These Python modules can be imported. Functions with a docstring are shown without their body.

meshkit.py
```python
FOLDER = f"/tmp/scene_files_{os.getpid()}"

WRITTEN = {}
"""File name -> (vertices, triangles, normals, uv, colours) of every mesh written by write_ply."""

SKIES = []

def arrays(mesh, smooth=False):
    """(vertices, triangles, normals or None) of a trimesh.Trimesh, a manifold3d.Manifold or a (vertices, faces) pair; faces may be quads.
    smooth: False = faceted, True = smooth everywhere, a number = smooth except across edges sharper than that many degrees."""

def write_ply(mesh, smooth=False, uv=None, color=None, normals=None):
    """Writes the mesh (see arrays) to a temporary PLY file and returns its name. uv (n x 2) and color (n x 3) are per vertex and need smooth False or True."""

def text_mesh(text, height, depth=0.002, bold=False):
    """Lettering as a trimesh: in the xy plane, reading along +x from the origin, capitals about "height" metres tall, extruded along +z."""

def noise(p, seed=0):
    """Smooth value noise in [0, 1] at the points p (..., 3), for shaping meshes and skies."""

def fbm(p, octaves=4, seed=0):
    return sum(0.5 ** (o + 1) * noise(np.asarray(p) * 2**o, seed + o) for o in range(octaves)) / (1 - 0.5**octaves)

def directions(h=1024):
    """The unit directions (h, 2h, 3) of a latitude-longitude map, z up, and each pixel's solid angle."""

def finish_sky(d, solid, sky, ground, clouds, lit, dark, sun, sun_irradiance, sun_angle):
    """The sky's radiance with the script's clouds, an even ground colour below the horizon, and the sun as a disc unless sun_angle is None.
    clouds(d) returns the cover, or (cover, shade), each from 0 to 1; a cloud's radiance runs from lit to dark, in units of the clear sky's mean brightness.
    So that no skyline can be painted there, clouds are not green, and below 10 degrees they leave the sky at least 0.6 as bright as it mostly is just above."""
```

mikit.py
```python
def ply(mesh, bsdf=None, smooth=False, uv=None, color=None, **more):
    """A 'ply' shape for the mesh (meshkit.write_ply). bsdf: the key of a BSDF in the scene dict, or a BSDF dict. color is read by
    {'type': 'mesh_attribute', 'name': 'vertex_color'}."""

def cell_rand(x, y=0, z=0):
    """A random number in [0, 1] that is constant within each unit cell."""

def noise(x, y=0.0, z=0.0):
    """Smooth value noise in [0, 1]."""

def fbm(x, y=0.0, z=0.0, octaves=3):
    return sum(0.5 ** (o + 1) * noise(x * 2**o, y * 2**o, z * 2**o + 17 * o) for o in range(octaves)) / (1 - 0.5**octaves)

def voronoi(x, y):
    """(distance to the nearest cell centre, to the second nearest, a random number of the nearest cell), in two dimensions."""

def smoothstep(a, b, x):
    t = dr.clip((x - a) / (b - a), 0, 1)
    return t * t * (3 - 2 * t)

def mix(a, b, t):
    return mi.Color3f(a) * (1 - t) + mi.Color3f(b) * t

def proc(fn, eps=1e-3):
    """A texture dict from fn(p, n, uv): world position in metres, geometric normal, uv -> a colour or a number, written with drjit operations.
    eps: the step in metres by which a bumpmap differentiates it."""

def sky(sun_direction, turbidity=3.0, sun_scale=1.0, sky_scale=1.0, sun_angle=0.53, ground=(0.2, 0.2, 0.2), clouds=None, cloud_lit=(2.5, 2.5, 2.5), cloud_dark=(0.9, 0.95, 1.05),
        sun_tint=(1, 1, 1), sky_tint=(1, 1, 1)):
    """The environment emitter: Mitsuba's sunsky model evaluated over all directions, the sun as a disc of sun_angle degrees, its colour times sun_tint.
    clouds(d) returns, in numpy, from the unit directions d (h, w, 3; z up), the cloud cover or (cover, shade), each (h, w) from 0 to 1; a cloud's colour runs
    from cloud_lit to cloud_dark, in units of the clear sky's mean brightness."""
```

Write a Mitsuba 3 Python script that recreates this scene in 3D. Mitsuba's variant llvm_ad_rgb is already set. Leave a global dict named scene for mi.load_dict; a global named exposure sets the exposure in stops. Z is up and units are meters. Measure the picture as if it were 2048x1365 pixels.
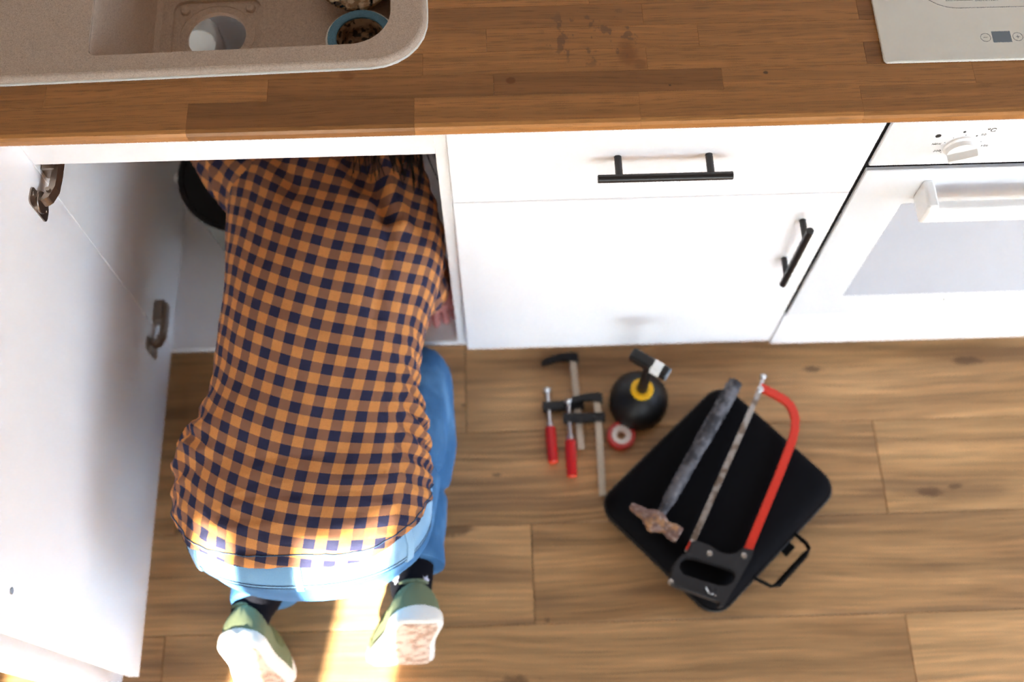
import math, random
import numpy as np, trimesh, drjit as dr, mitsuba as mi
import manifold3d as m3
import mikit, meshkit
from shapely.geometry import Polygon, Point, box as sbox, LineString
from shapely import affinity
from scipy.interpolate import PchipInterpolator

random.seed(4); np.random.seed(4)
rng = np.random.default_rng(4)
T = mi.ScalarTransform4f
scene, labels = {}, {}

# ------------------------------------------------------------------ camera, sky, exposure
CAM = np.array([0.0662, -0.8351, 2.0731])
PITCH, YAW, ROLL = (math.radians(a) for a in (-66.8134, 1.5428, 0.2361))
fwd = np.array([math.sin(YAW) * math.cos(PITCH), math.cos(YAW) * math.cos(PITCH), math.sin(PITCH)])
rgt = np.array([math.cos(YAW), -math.sin(YAW), 0.0])
upv = np.cross(rgt, fwd)
upv = rgt * math.sin(ROLL) + upv * math.cos(ROLL)
scene['camera'] = {'type': 'thinlens', 'fov_axis': 'x', 'fov': math.degrees(2 * math.atan(1024 / 2185.29)),
                   'aperture_radius': 0.0085, 'focus_distance': 1.52, 'near_clip': 0.05, 'far_clip': 200.0,
                   'to_world': T().look_at(origin=CAM.tolist(), target=(CAM + fwd).tolist(), up=upv.tolist())}
SUN_HEAD = np.array([0.20, 1.0, -0.50])                 # the way the low sun's light travels
scene['sky'] = mikit.sky((-SUN_HEAD).tolist(), turbidity=3.0, sun_scale=1.05, sky_scale=1.0, sun_angle=0.53, sun_tint=(0.82, 1.0, 1.32), sky_tint=(0.93, 1.0, 1.13),
                         ground=(0.25, 0.24, 0.22), clouds=lambda d: 0.35 + 0 * d[..., 0], cloud_lit=(2.4, 2.4, 2.4))
exposure = 5.58

# ------------------------------------------------------------------ helpers
def lin(r, g, b):
    return [((c / 255 + 0.055) / 1.055) ** 2.4 if c > 10 else c / 255 / 12.92 for c in (r, g, b)]

def rgb(c):
    return {'type': 'rgb', 'value': [float(x) for x in c]}

def mat(name, color, rough=0.5, spec=0.5, metallic=0.0, bump=None, bump_scale=1.0, **more):
    b = {'type': 'principled', 'base_color': color if isinstance(color, dict) else rgb(color), 'roughness': rough, 'specular': spec, **more}
    if metallic:
        b['metallic'] = metallic
    if bump is not None:
        b = {'type': 'bumpmap', 'arbitrary': bump, 'scale': bump_scale, 'bsdf': b}
    scene[name] = {'type': 'twosided', 'bsdf': b}
    return name

def numbered(key):
    if key not in scene and not any(k.startswith(key + '__') for k in scene):
        return key
    i = 1
    while f'{key}_{i:03d}' in scene or any(k.startswith(f'{key}_{i:03d}__') for k in scene):
        i += 1
    return f'{key}_{i:03d}'

def add(key, mesh, bsdf, smooth=False, label=None, cat=None, group=None, kind=None, uv=None):
    key = numbered(key)
    if uv is None and smooth is False and not isinstance(mesh, tuple):
        pass
    scene[key] = mikit.ply(mesh, bsdf, smooth=smooth, uv=uv)
    tag(key, label, cat, group, kind)
    return key

def tag(key, label=None, cat=None, group=None, kind=None):
    d = {k: v for k, v in (('label', label), ('category', cat), ('group', group), ('kind', kind)) if v}
    if d:
        labels[key] = {**labels.get(key, {}), **d}

def hull(pts):
    return trimesh.convex.convex_hull(np.asarray(pts, float))

def cbox(x0, x1, y0, y1, z0, z1, c=0.0015):
    """a box with chamfered edges"""
    pts = []
    for sx in (0, 1):
        for sy in (0, 1):
            for sz in (0, 1):
                X, Y, Z = (x0, x1)[sx], (y0, y1)[sy], (z0, z1)[sz]
                ix, iy, iz = (c, -c)[sx], (c, -c)[sy], (c, -c)[sz]
                pts += [(X, Y + iy, Z + iz), (X + ix, Y, Z + iz), (X + ix, Y + iy, Z)]
    return hull(pts)

def rbox(cx, cy, cz, sx, sy, sz, r, seg=3):
    """a box with well rounded edges"""
    s = trimesh.creation.icosphere(subdivisions=seg - 1, radius=r).vertices
    pts = [s + np.array([cx + a * (sx / 2 - r), cy + b * (sy / 2 - r), cz + c * (sz / 2 - r)]) for a in (-1, 1) for b in (-1, 1) for c in (-1, 1)]
    return hull(np.vstack(pts))

def cat(*ms):
    return trimesh.util.concatenate([m for m in ms])

def prism(poly, z0, z1):
    m = trimesh.creation.extrude_polygon(poly, z1 - z0, engine='earcut')
    m.apply_translation([0, 0, z0])
    return m

def bevel_prism(poly, z0, z1, b):
    """an extruded outline with bevelled rims"""
    out = [m3.CrossSection([np.array(poly.exterior.coords)[:-1]] + [np.array(i.coords)[:-1] for i in poly.interiors], m3.FillRule.EvenOdd)]
    man = m3.Manifold.extrude(out[0], z1 - z0 - 2 * b).translate([0, 0, z0 + b])
    for d, h in [(b * (1 - math.cos(a_)), b * math.sin(a_)) for a_ in np.linspace(0, math.pi / 2, 7)[1:]]:
        cs = out[0].offset(-d, m3.JoinType.Round)
        man = man + m3.Manifold.extrude(cs, z1 - z0 - 2 * b + 2 * h).translate([0, 0, z0 + b - h])
    return to_tri(man)

def to_tri(man):
    m = man.to_mesh()
    return trimesh.Trimesh(np.array(m.vert_properties[:, :3], float), np.array(m.tri_verts), process=False)

def to_man(tm):
    return m3.Manifold(m3.Mesh(np.asarray(tm.vertices, np.float32), np.asarray(tm.faces, np.uint32)))

def tube(path, radii, sides=12, cap=True, squash=None, ref=None):
    """a swept round section; squash scales the section along its second axis"""
    p = np.asarray(path, float)
    r = np.broadcast_to(np.asarray(radii, float), (len(p),))
    t = np.gradient(p, axis=0)
    t /= np.linalg.norm(t, axis=1, keepdims=True)
    a = np.asarray(ref, float) if ref is not None else (np.array([0, 0, 1.0]) if abs(t[0][2]) < 0.9 else np.array([1.0, 0, 0]))
    rings, ang = [], np.arange(sides) * 2 * np.pi / sides
    for i in range(len(p)):
        a = a - t[i] * (a @ t[i])
        a /= np.linalg.norm(a)
        b = np.cross(t[i], a)
        sq = 1.0 if squash is None else squash
        rings.append(p[i] + r[i] * (np.cos(ang)[:, None] * a * sq + np.sin(ang)[:, None] * b))
    return skin(rings, cap)

def skin(rings, cap=True, closed=True):
    n, k = len(rings), len(rings[0])
    v = np.vstack(rings)
    f = []
    for i in range(n - 1):
        for j in range(k if closed else k - 1):
            a, b, c, d = i * k + j, i * k + (j + 1) % k, (i + 1) * k + (j + 1) % k, (i + 1) * k + j
            f += [(a, b, c), (a, c, d)]
    if cap:
        v = np.vstack([v, rings[0].mean(0), rings[-1].mean(0)])
        for j in range(k):
            f += [(n * k, (j + 1) % k, j), (n * k + 1, (n - 1) * k + j, (n - 1) * k + (j + 1) % k)]
    m = trimesh.Trimesh(v, f, process=False)
    if cap and m.volume < 0:
        m.invert()
    return m

def lathe(profile, n=40, center=(0, 0, 0)):
    """a profile of (radius, height) turned about the z axis; ends on the axis are closed"""
    rings, ang = [], np.arange(n) * 2 * np.pi / n
    for r, z in profile:
        rings.append(np.stack([max(r, 1e-5) * np.cos(ang), max(r, 1e-5) * np.sin(ang), np.full(n, z)], 1) + np.asarray(center, float))
    return skin(rings, True)

def cyl(p0, p1, r, n=20, c=0.0):
    p0, p1 = np.asarray(p0, float), np.asarray(p1, float)
    d = (p1 - p0) / np.linalg.norm(p1 - p0)
    if c <= 0:
        path, rad = [p0, p1], [r, r]
    else:
        path, rad = [p0, p0 + d * c, p1 - d * c, p1], [r - c, r, r, r - c]
    return tube(path, rad, n, True, ref=[0.31, 0.2, 0.92] if abs(d[2]) < 0.9 else [1, 0, 0])

def place(m, M):
    m = m.copy()
    m.apply_transform(M)
    return m

def frame(o, ex, ey, ez):
    M = np.eye(4)
    M[:3, 0], M[:3, 1], M[:3, 2], M[:3, 3] = ex, ey, ez, o
    return M

def unit(v):
    v = np.asarray(v, float)
    return v / np.linalg.norm(v)

def boxuv(m, ou=0.0, ov=0.0, swap=False):
    """(mesh of split triangles, uv in metres by the main direction of each face)"""
    v, f = m.vertices[m.faces].reshape(-1, 3), np.arange(len(m.faces) * 3).reshape(-1, 3)
    n = np.repeat(m.face_normals, 3, 0)
    ax = np.abs(n).argmax(1)
    u = np.where(ax == 0, v[:, 1], v[:, 0])
    w = np.where(ax == 2, v[:, 1], v[:, 2])
    return trimesh.Trimesh(v, f, process=False), np.stack([u + ou, w + ov], 1)

# ------------------------------------------------------------------ materials
noise, fbm, mix, sstep, cell = mikit.noise, mikit.fbm, mikit.mix, mikit.smoothstep, mikit.cell_rand

def oak_worktop(p, n, uv):
    k = dr.floor(uv.y / 10)
    u, v = uv.x, uv.y - 10 * k - 5
    t = cell(k, 3)
    bend = 0.010 * (noise(u * 5 + 31 * k, v * 9, 2) - 0.5) + 0.05 * (cell(k, 9) - 0.5) * u * 0.4
    w = v + bend
    rings = fbm(u * 1.2 + 7 * k, w * 95, k, 2)
    pore = fbm(u * 34, w * 1100, k + 5, 2)
    fine = fbm(u * 8, w * 320, k, 2)
    c = mix(lin(174, 120, 68), lin(146, 98, 54), sstep(0.25, 0.85, t))
    c = mix(c, lin(188, 130, 74), 0.5 * sstep(0.7, 0.9, cell(k, 21)))
    c = c * (0.80 + 0.34 * rings) * (0.88 + 0.24 * fine)
    c = mix(c, lin(84, 52, 28), 0.34 * sstep(0.52, 0.80, pore))
    def blob(x, y, rx, ry, seed, edge=0.35):
        d = dr.sqrt(dr.square((p.x - x) / rx) + dr.square((p.y - y) / ry)) + 0.5 * (fbm(p.x * 150 + seed, p.y * 150, seed) - 0.5)
        return 1 - sstep(1 - edge, 1 + edge, d)
    top = sstep(0.5, 0.9, n.z)
    c = mix(c, lin(112, 56, 12), 0.75 * top * blob(0.0895, 0.0455, 0.0062, 0.0052, 3, 0.2))
    c = mix(c, lin(118, 60, 14), 0.55 * top * blob(-0.126, 0.059, 0.010, 0.006, 11, 0.3))
    c = mix(c, lin(120, 64, 22), 0.55 * top * blob(0.246, 0.083, 0.011, 0.020, 5, 0.5))
    c = mix(c, lin(110, 58, 22), 0.4 * top * blob(0.262, 0.066, 0.008, 0.008, 8, 0.5))
    c = mix(c, lin(62, 42, 34), 0.8 * top * blob(0.426, 0.047, 0.0034, 0.0026, 7, 0.3))
    c = mix(c, lin(62, 42, 34), 0.8 * top * blob(0.298, 0.031, 0.0015, 0.0013, 7, 0.3))
    sm = sstep(0.60, 0.72, fbm(p.x * 120, p.y * 90, 41)) * (1 - sstep(0.7, 1.1, dr.sqrt(dr.square((p.x - 0.20) / 0.07) + dr.square((p.y - 0.115) / 0.055))))
    c = mix(c, lin(84, 60, 56), 0.5 * top * sm)
    return c

def oak_floor(p, n, uv):
    k = dr.floor(uv.y / 10)
    u, v = uv.x, uv.y - 10 * k - 5
    t = cell(k, 5)
    wx = u + 0.04 * noise(u * 4 + 3 * k, v * 14)
    bend = 0.030 * (fbm(u * 2.4 + 11 * k, v * 6, 1) - 0.5)
    w = v + bend
    # cathedral figure in the middle of a board
    arch = dr.sqrt(dr.square(w * 9 - 0.25 * (cell(k, 8) - 0.5)) + dr.square(0.055 * (u * 3 - 8 * cell(k, 13))))
    ring = 0.5 + 0.5 * dr.sin(arch * 60 + 5 * fbm(u * 5, w * 40, k))
    band = fbm(wx * 1.1 + 5 * k, w * 34, k, 3)
    fine = fbm(u * 9, w * 240, k + 2, 2)
    blot = fbm(u * 3.1 + 9 * k, v * 7, 4, 2)
    c = mix(lin(202, 158, 108), lin(174, 133, 90), t)
    c = c * (0.66 + 0.66 * band) * (0.76 + 0.48 * fine) * (0.92 + 0.16 * fbm(u * 30, w * 620, k, 2))
    c = mix(c, c * mi.Color3f(0.62, 0.56, 0.52), 0.60 * ring * sstep(0.35, 0.65, blot))
    c = mix(c, lin(112, 84, 62), 0.50 * sstep(0.56, 0.80, fbm(wx * 2.3 + 13 * k, w * 22, 9, 3)))
    # knots
    kx, ky = u * 1.9 + 17 * k, v * 5.5 + 3 * k
    d1, d2, r = mikit.voronoi(kx, ky)
    d = d1 + 0.25 * (fbm(u * 45, v * 45, k) - 0.5)
    knot = (1 - sstep(0.02, 0.13, d)) * sstep(0.80, 0.86, r)
    c = mix(c, lin(82, 58, 42), 0.65 * knot)
    for kx_, ky_, rx_, ry_ in ((0.893, -0.292, 0.026, 0.010), (0.945, -0.283, 0.016, 0.006), (-0.012, -0.085, 0.006, 0.004), (0.05, -0.232, 0.012, 0.005), (0.70, -0.03, 0.022, 0.007), (1.02, -0.02, 0.03, 0.008)):
        dk = dr.sqrt(dr.square((p.x - kx_) / rx_) + dr.square((p.y - ky_) / ry_)) + 0.9 * (fbm(p.x * 60, p.y * 90, 5) - 0.5)
        c = mix(c, lin(88, 62, 46), 0.62 * (1 - sstep(0.5, 1.3, dk)))
    return c

P_CHECK = 0.0340
def gingham(p, n, uv):
    a, b = uv.x / P_CHECK, uv.y / P_CHECK
    fa, fb = a - dr.floor(a), b - dr.floor(b)
    e = 0.02
    sa = sstep(0, e, fa) * (1 - sstep(0.5, 0.5 + e, fa))
    sb = sstep(0, e, fb) * (1 - sstep(0.5, 0.5 + e, fb))
    o, nv = mi.Color3f(lin(204, 138, 80)), mi.Color3f(lin(46, 47, 72))
    weave = noise(uv.x * 2600, uv.y * 300) * 0.5 + noise(uv.x * 300, uv.y * 2600) * 0.5
    m = 0.5 + 0.10 * (weave - 0.5)
    both = sa * sb
    one = sa * (1 - sb) + sb * (1 - sa)
    c = o * (1 - both - one) + nv * both + (o * (1 - m) * 0.80 + nv * m * 1.25) * one
    return c * (0.90 + 0.20 * weave)

def denim(base, light):
    def fn(p, n, uv):
        tw = noise((p.x + p.y) * 1500, (p.y - p.x + p.z) * 420, p.z * 800)
        wear = fbm(p.x * 14, p.y * 14, p.z * 14, 3)
        return mix(base, light, 0.25 * tw + 0.55 * sstep(0.42, 0.72, wear))
    return fn

def granite(c0, c1, c2):
    def fn(p, n, uv):
        s = noise(p.x * 1500, p.y * 1500, p.z * 1500)
        q = noise(p.x * 800 + 9, p.y * 800, p.z * 800)
        c = mix(c0, c1, sstep(0.3, 0.7, s))
        return mix(c, c2, 0.40 * sstep(0.6, 0.8, q))
    return fn

def steel_worn(p, n, uv):
    r = fbm(p.x * 90, p.y * 90, p.z * 90, 3)
    return mix(lin(176, 170, 166), lin(128, 112, 100), sstep(0.4, 0.7, r))

def rust_head(p, n, uv):
    r = fbm(p.x * 80, p.y * 80, p.z * 80, 3)
    q = fbm(p.x * 210 + 4, p.y * 210, p.z * 210, 2)
    c = mix(lin(120, 92, 84), lin(176, 132, 92), sstep(0.45, 0.70, r))
    return mix(c, lin(196, 176, 166), 0.6 * sstep(0.55, 0.75, q))

def grip_tape(p, n, uv):
    r = fbm(p.x * 60, p.y * 60, p.z * 60, 3)
    q = fbm(p.x * 240, p.y * 240, p.z * 240, 2)
    c = mix(lin(58, 58, 62), lin(104, 103, 108), sstep(0.35, 0.7, r))
    return mix(c, lin(150, 146, 146), 0.5 * sstep(0.62, 0.75, q))

def dirty(p, n, uv):
    r = fbm(p.x * 130, p.y * 130, p.z * 130, 3)
    q = fbm(p.x * 330 + 7, p.y * 330, p.z * 330, 2)
    c = mix(lin(196, 176, 150), lin(140, 108, 74), sstep(0.35, 0.6, r))
    return mix(c, lin(32, 24, 18), 0.92 * sstep(0.54, 0.63, fbm(p.x * 95 + 3, p.y * 95, p.z * 60, 3)) + 0.4 * sstep(0.6, 0.7, q))

def dirty_in(p, n, uv):
    r = fbm(p.x * 70, p.y * 70, p.z * 50, 3)
    q = fbm(p.x * 160 + 3, p.y * 160, p.z * 120, 3)
    c = mix(lin(176, 150, 122), lin(112, 82, 56), sstep(0.35, 0.65, r))
    c = mix(c, lin(26, 19, 14), 0.95 * sstep(0.50, 0.60, q))
    return c

def tread(p, n, uv):
    r = fbm(p.x * 70, p.y * 70, p.z * 70, 3)
    q = noise(p.x * 420, p.y * 420, p.z * 420)
    c = mix(lin(226, 204, 186), lin(196, 158, 134), sstep(0.4, 0.7, r))
    return mix(c, lin(120, 92, 78), 0.55 * sstep(0.60, 0.75, q) * sstep(0.35, 0.6, r))

def twill(p, n, uv):
    return noise(p.x * 900, p.y * 900, p.z * 900) * 0.0003

def case_bump(p, n, uv):
    return fbm(p.x * 1400, p.y * 1400, p.z * 1400, 2) * 0.0003

PR = mikit.proc
mat('oak_top', PR(oak_worktop), 0.36, 0.42)
mat('oak_boards', PR(oak_floor), 0.42, 0.35)
mat('joint_dark', lin(70, 52, 38), 0.9, 0.2)
mat('white_front', lin(244, 244, 246), 0.30, 0.5)
mat('white_body', lin(240, 240, 240), 0.45, 0.4)
mat('white_wall', lin(205, 205, 206), 0.9, 0.1)
mat('ceiling_paint', lin(165, 165, 166), 0.9, 0.1)
mat('warm_wall', lin(176, 176, 176), 0.9, 0.1)
mat('black_metal', lin(26, 26, 27), 0.38, 0.5)
mat('black_gap', lin(14, 14, 15), 0.7, 0.2)
mat('nickel', lin(150, 136, 124), 0.28, 0.5, metallic=0.95)
mat('chrome', lin(205, 205, 208), 0.22, 0.5, metallic=1.0)
mat('screw_metal', lin(150, 150, 152), 0.35, 0.5, metallic=0.9)
mat('oven_glass', lin(188, 193, 204), 0.06, 0.6)
mat('oven_white', lin(226, 229, 233), 0.08, 0.55)
mat('hob_glass', lin(236, 235, 226), 0.04, 0.6)
mat('hob_edge', lin(150, 168, 158), 0.15, 0.5)
mat('print_grey', lin(120, 122, 122), 0.4, 0.4)
mat('print_dark', lin(40, 40, 42), 0.5, 0.3)
mat('display_grey', lin(112, 126, 138), 0.05, 0.6)
mat('knob_white', lin(240, 240, 238), 0.22, 0.5)
mat('sink_stone', PR(granite(lin(204, 184, 166), lin(186, 164, 146), lin(150, 128, 112))), 0.45, 0.4)
mat('sealant', lin(228, 226, 218), 0.4, 0.4)
mat('dirty_plastic', PR(dirty), 0.55, 0.3)
mat('dirty_inside', PR(dirty_in), 0.6, 0.3)
mat('blue_rubber', PR(granite(lin(96, 146, 172), lin(84, 130, 156), lin(70, 108, 130))), 0.5, 0.3)
mat('bucket_black', lin(14, 14, 15), 0.5, 0.3)
mat('bucket_grey', lin(128, 130, 124), 0.5, 0.4)
mat('pipe_grey', lin(205, 200, 190), 0.3, 0.5)
mat('gingham_cotton', PR(gingham), 0.9, 0.15, sheen=0.3, bump=PR(twill), bump_scale=1.0)
mat('denim_blue', PR(denim(lin(52, 96, 142), lin(98, 144, 186))), 0.85, 0.15, sheen=0.3)
mat('denim_light', PR(denim(lin(104, 150, 190), lin(158, 192, 216))), 0.85, 0.15, sheen=0.3)
mat('thread', lin(196, 190, 176), 0.8, 0.2)
mat('thread_dark', lin(60, 84, 112), 0.8, 0.2)
mat('skin', lin(206, 132, 126), 0.5, 0.35)
mat('hair_dark', lin(34, 24, 18), 0.5, 0.4)
mat('sock_black', lin(20, 20, 26), 0.95, 0.1)
mat('star_white', lin(206, 204, 220), 0.9, 0.1)
mat('shoe_green', lin(118, 126, 96), 0.85, 0.15)
mat('shoe_gore', lin(104, 110, 78), 0.9, 0.1)
mat('sole_white', lin(236, 230, 220), 0.5, 0.3)
mat('sole_tread', PR(tread), 0.7, 0.2)
mat('red_wood', lin(196, 22, 24), 0.3, 0.5)
mat('red_orange', lin(226, 62, 34), 0.35, 0.5)
mat('bar_pale', PR(granite(lin(206, 192, 172), lin(190, 174, 154), lin(160, 144, 128))), 0.5, 0.4)
mat('bar_steel', PR(steel_worn), 0.4, 0.5, metallic=0.5)
mat('cast_black', lin(26, 27, 30), 0.5, 0.4)
mat('rubber_black', lin(15, 15, 15), 0.45, 0.4)
mat('yellow_ring', lin(236, 178, 20), 0.45, 0.4)
mat('label_white', lin(236, 238, 236), 0.5, 0.3)
mat('tape_red', lin(196, 46, 44), 0.3, 0.5)
mat('tape_white', lin(236, 226, 220), 0.7, 0.2)
mat('case_fabric', lin(9, 9, 13), 0.85, 0.12, bump=PR(case_bump), bump_scale=1.0)
mat('case_side', lin(22, 21, 21), 0.45, 0.4)
mat('webbing', lin(14, 14, 15), 0.9, 0.1)
mat('hammer_rust', PR(rust_head), 0.5, 0.5, metallic=0.4)
mat('hammer_grip', PR(grip_tape), 0.8, 0.2)
mat('saw_red', lin(214, 52, 34), 0.35, 0.5)
mat('saw_black', lin(40, 40, 42), 0.5, 0.35)
mat('blade_steel', PR(steel_worn), 0.35, 0.5, metallic=0.7)
mat('frame_white', lin(236, 236, 234), 0.4, 0.4)

# ------------------------------------------------------------------ the room
RX0, RX1, RY0, RY1, RZ = -2.3, 2.3, -3.3, 0.62, 2.6
add('floor', cbox(RX0 - .1, RX1 + .1, RY0 - .1, RY1, -0.06, -0.009, 0.001), 'joint_dark', kind='structure', label='oak plank laminate floor of the kitchen')
seams = [-0.1426 + 0.1894 * k for k in range(-17, 6)]
SHIFT = {0: -0.570, -1: 0.115, -2: 0.805, 1: -0.007, 2: 0.62, 3: 0.2, -3: -0.1}
pid = 0
for r in range(-17, 5):
    y0, y1 = -0.1426 + 0.1894 * (r - 1), -0.1426 + 0.1894 * r
    if y0 > RY1 or y1 < RY0:
        continue
    y0, y1 = max(y0, RY0 - 0.05), min(y1, RY1)
    off = SHIFT.get(r, rng.uniform(-0.6, 0.6))
    k0 = math.floor((RX0 - off) / 1.375)
    x = off + k0 * 1.375
    while x < RX1:
        a, b = max(x, RX0), min(x + 1.375, RX1)
        if b - a > 0.02:
            g = 0.0006
            m, uv = boxuv(cbox(a + g, b - g, y0 + g, y1 - g, -0.009, 0.0, 0.0009))
            uv[:, 1] = uv[:, 1] - (y0 + y1) / 2 + 5 + 10 * pid
            uv[:, 0] += rng.uniform(0, 40)
            add('floor__plank', m, 'oak_boards', uv=uv)
            pid += 1
        x += 1.375
add('wall_back', cbox(RX0, RX1, RY1, RY1 + 0.12, 0, RZ, 0.001), 'white_wall', kind='structure', label='white wall behind the worktop')
add('ceiling', cbox(RX0 - .1, RX1 + .1, RY0 - .1, RY1 + .12, RZ, RZ + 0.12, 0.001), 'ceiling_paint', kind='structure', label='ceiling of the kitchen')

def wall_with_holes(axis, at, thick, lo, hi, holes):
    """a wall across x or y as one outline with rectangular openings (a0, a1, z0, z1)"""
    poly = sbox(lo, 0, hi, RZ)
    for a0, a1, z0, z1 in holes:
        poly = poly.difference(sbox(a0, z0, a1, z1))
    geoms = getattr(poly, 'geoms', [poly])
    m = cat(*[prism(g, 0, thick) for g in geoms])
    if axis == 'x':       # wall in the plane x = at
        return place(m, frame([at, 0, 0], [0, 1, 0], [0, 0, 1], [1, 0, 0]))
    return place(m, frame([0, at + thick, 0], [1, 0, 0], [0, 0, 1], [0, -1, 0]))

add('wall_left', wall_with_holes('x', RX0 - 0.12, 0.12, RY0, RY1, []), 'warm_wall', kind='structure', label='plain light wall at the left')
WIN_R = (-1.35, -0.18, 0.20, 1.80)
add('wall_right', wall_with_holes('x', RX1, 0.12, RY0, RY1, [WIN_R]), 'warm_wall', kind='structure', label='light wall at the right with a large window')
FD = [(-1.46, -0.646, 0.04, 1.96), (0.30, 2.20, 0.10, 2.15)]
add('wall_front', wall_with_holes('y', RY0 - 0.12, 0.12, RX0, RX1, FD), 'warm_wall', kind='structure', label='light wall behind the camera with a glazed door')

def window_frame(key, axis, at, a0, a1, z0, z1, bars, label, w=0.05):
    ms = [sbox(a0, z0, a1, z0 + w), sbox(a0, z1 - w, a1, z1), sbox(a0, z0, a0 + w, z1), sbox(a1 - w, z0, a1, z1)]
    for b0, b1 in bars:
        ms.append(sbox(b0, z0, b1, z1))
    poly = ms[0]
    for q in ms[1:]:
        poly = poly.union(q)
    m = prism(poly, 0, 0.05)
    M = frame([at, 0, 0], [0, 1, 0], [0, 0, 1], [1, 0, 0]) if axis == 'x' else frame([0, at + 0.05, 0], [1, 0, 0], [0, 0, 1], [0, -1, 0])
    add(key + '__frame', place(m, M), 'frame_white')
    tag(key, label, kind='structure')

window_frame('window_1', 'x', RX1 + 0.03, *WIN_R, [(-0.80, -0.76)], 'large white window in the right wall')
window_frame('door_1', 'y', RY0 - 0.08, *FD[0], [(-1.255, -0.995), (-0.930, -0.828)], 'white glazed balcony door behind the camera')
window_frame('window_2', 'y', RY0 - 0.08, *FD[1], [(1.22, 1.28)], 'wide white window behind the camera')

add('balcony_slab', cbox(-0.60, 3.2, RY0 - 3.2, RY0 - 0.14, 2.45, 2.60, 0.005), 'white_wall', kind='structure', label='white balcony slab over the wide window outside')
add('balcony_partition', cbox(-0.59, -0.55, RY0 - 3.6, RY0 - 0.13, -0.06, 2.60, 0.003), 'white_wall', kind='structure', label='white partition between the two balconies outside')

# ------------------------------------------------------------------ worktop of glued staves
H, CT, FY = 0.888, 0.0215, -0.0245
ZT0 = H - CT
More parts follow.
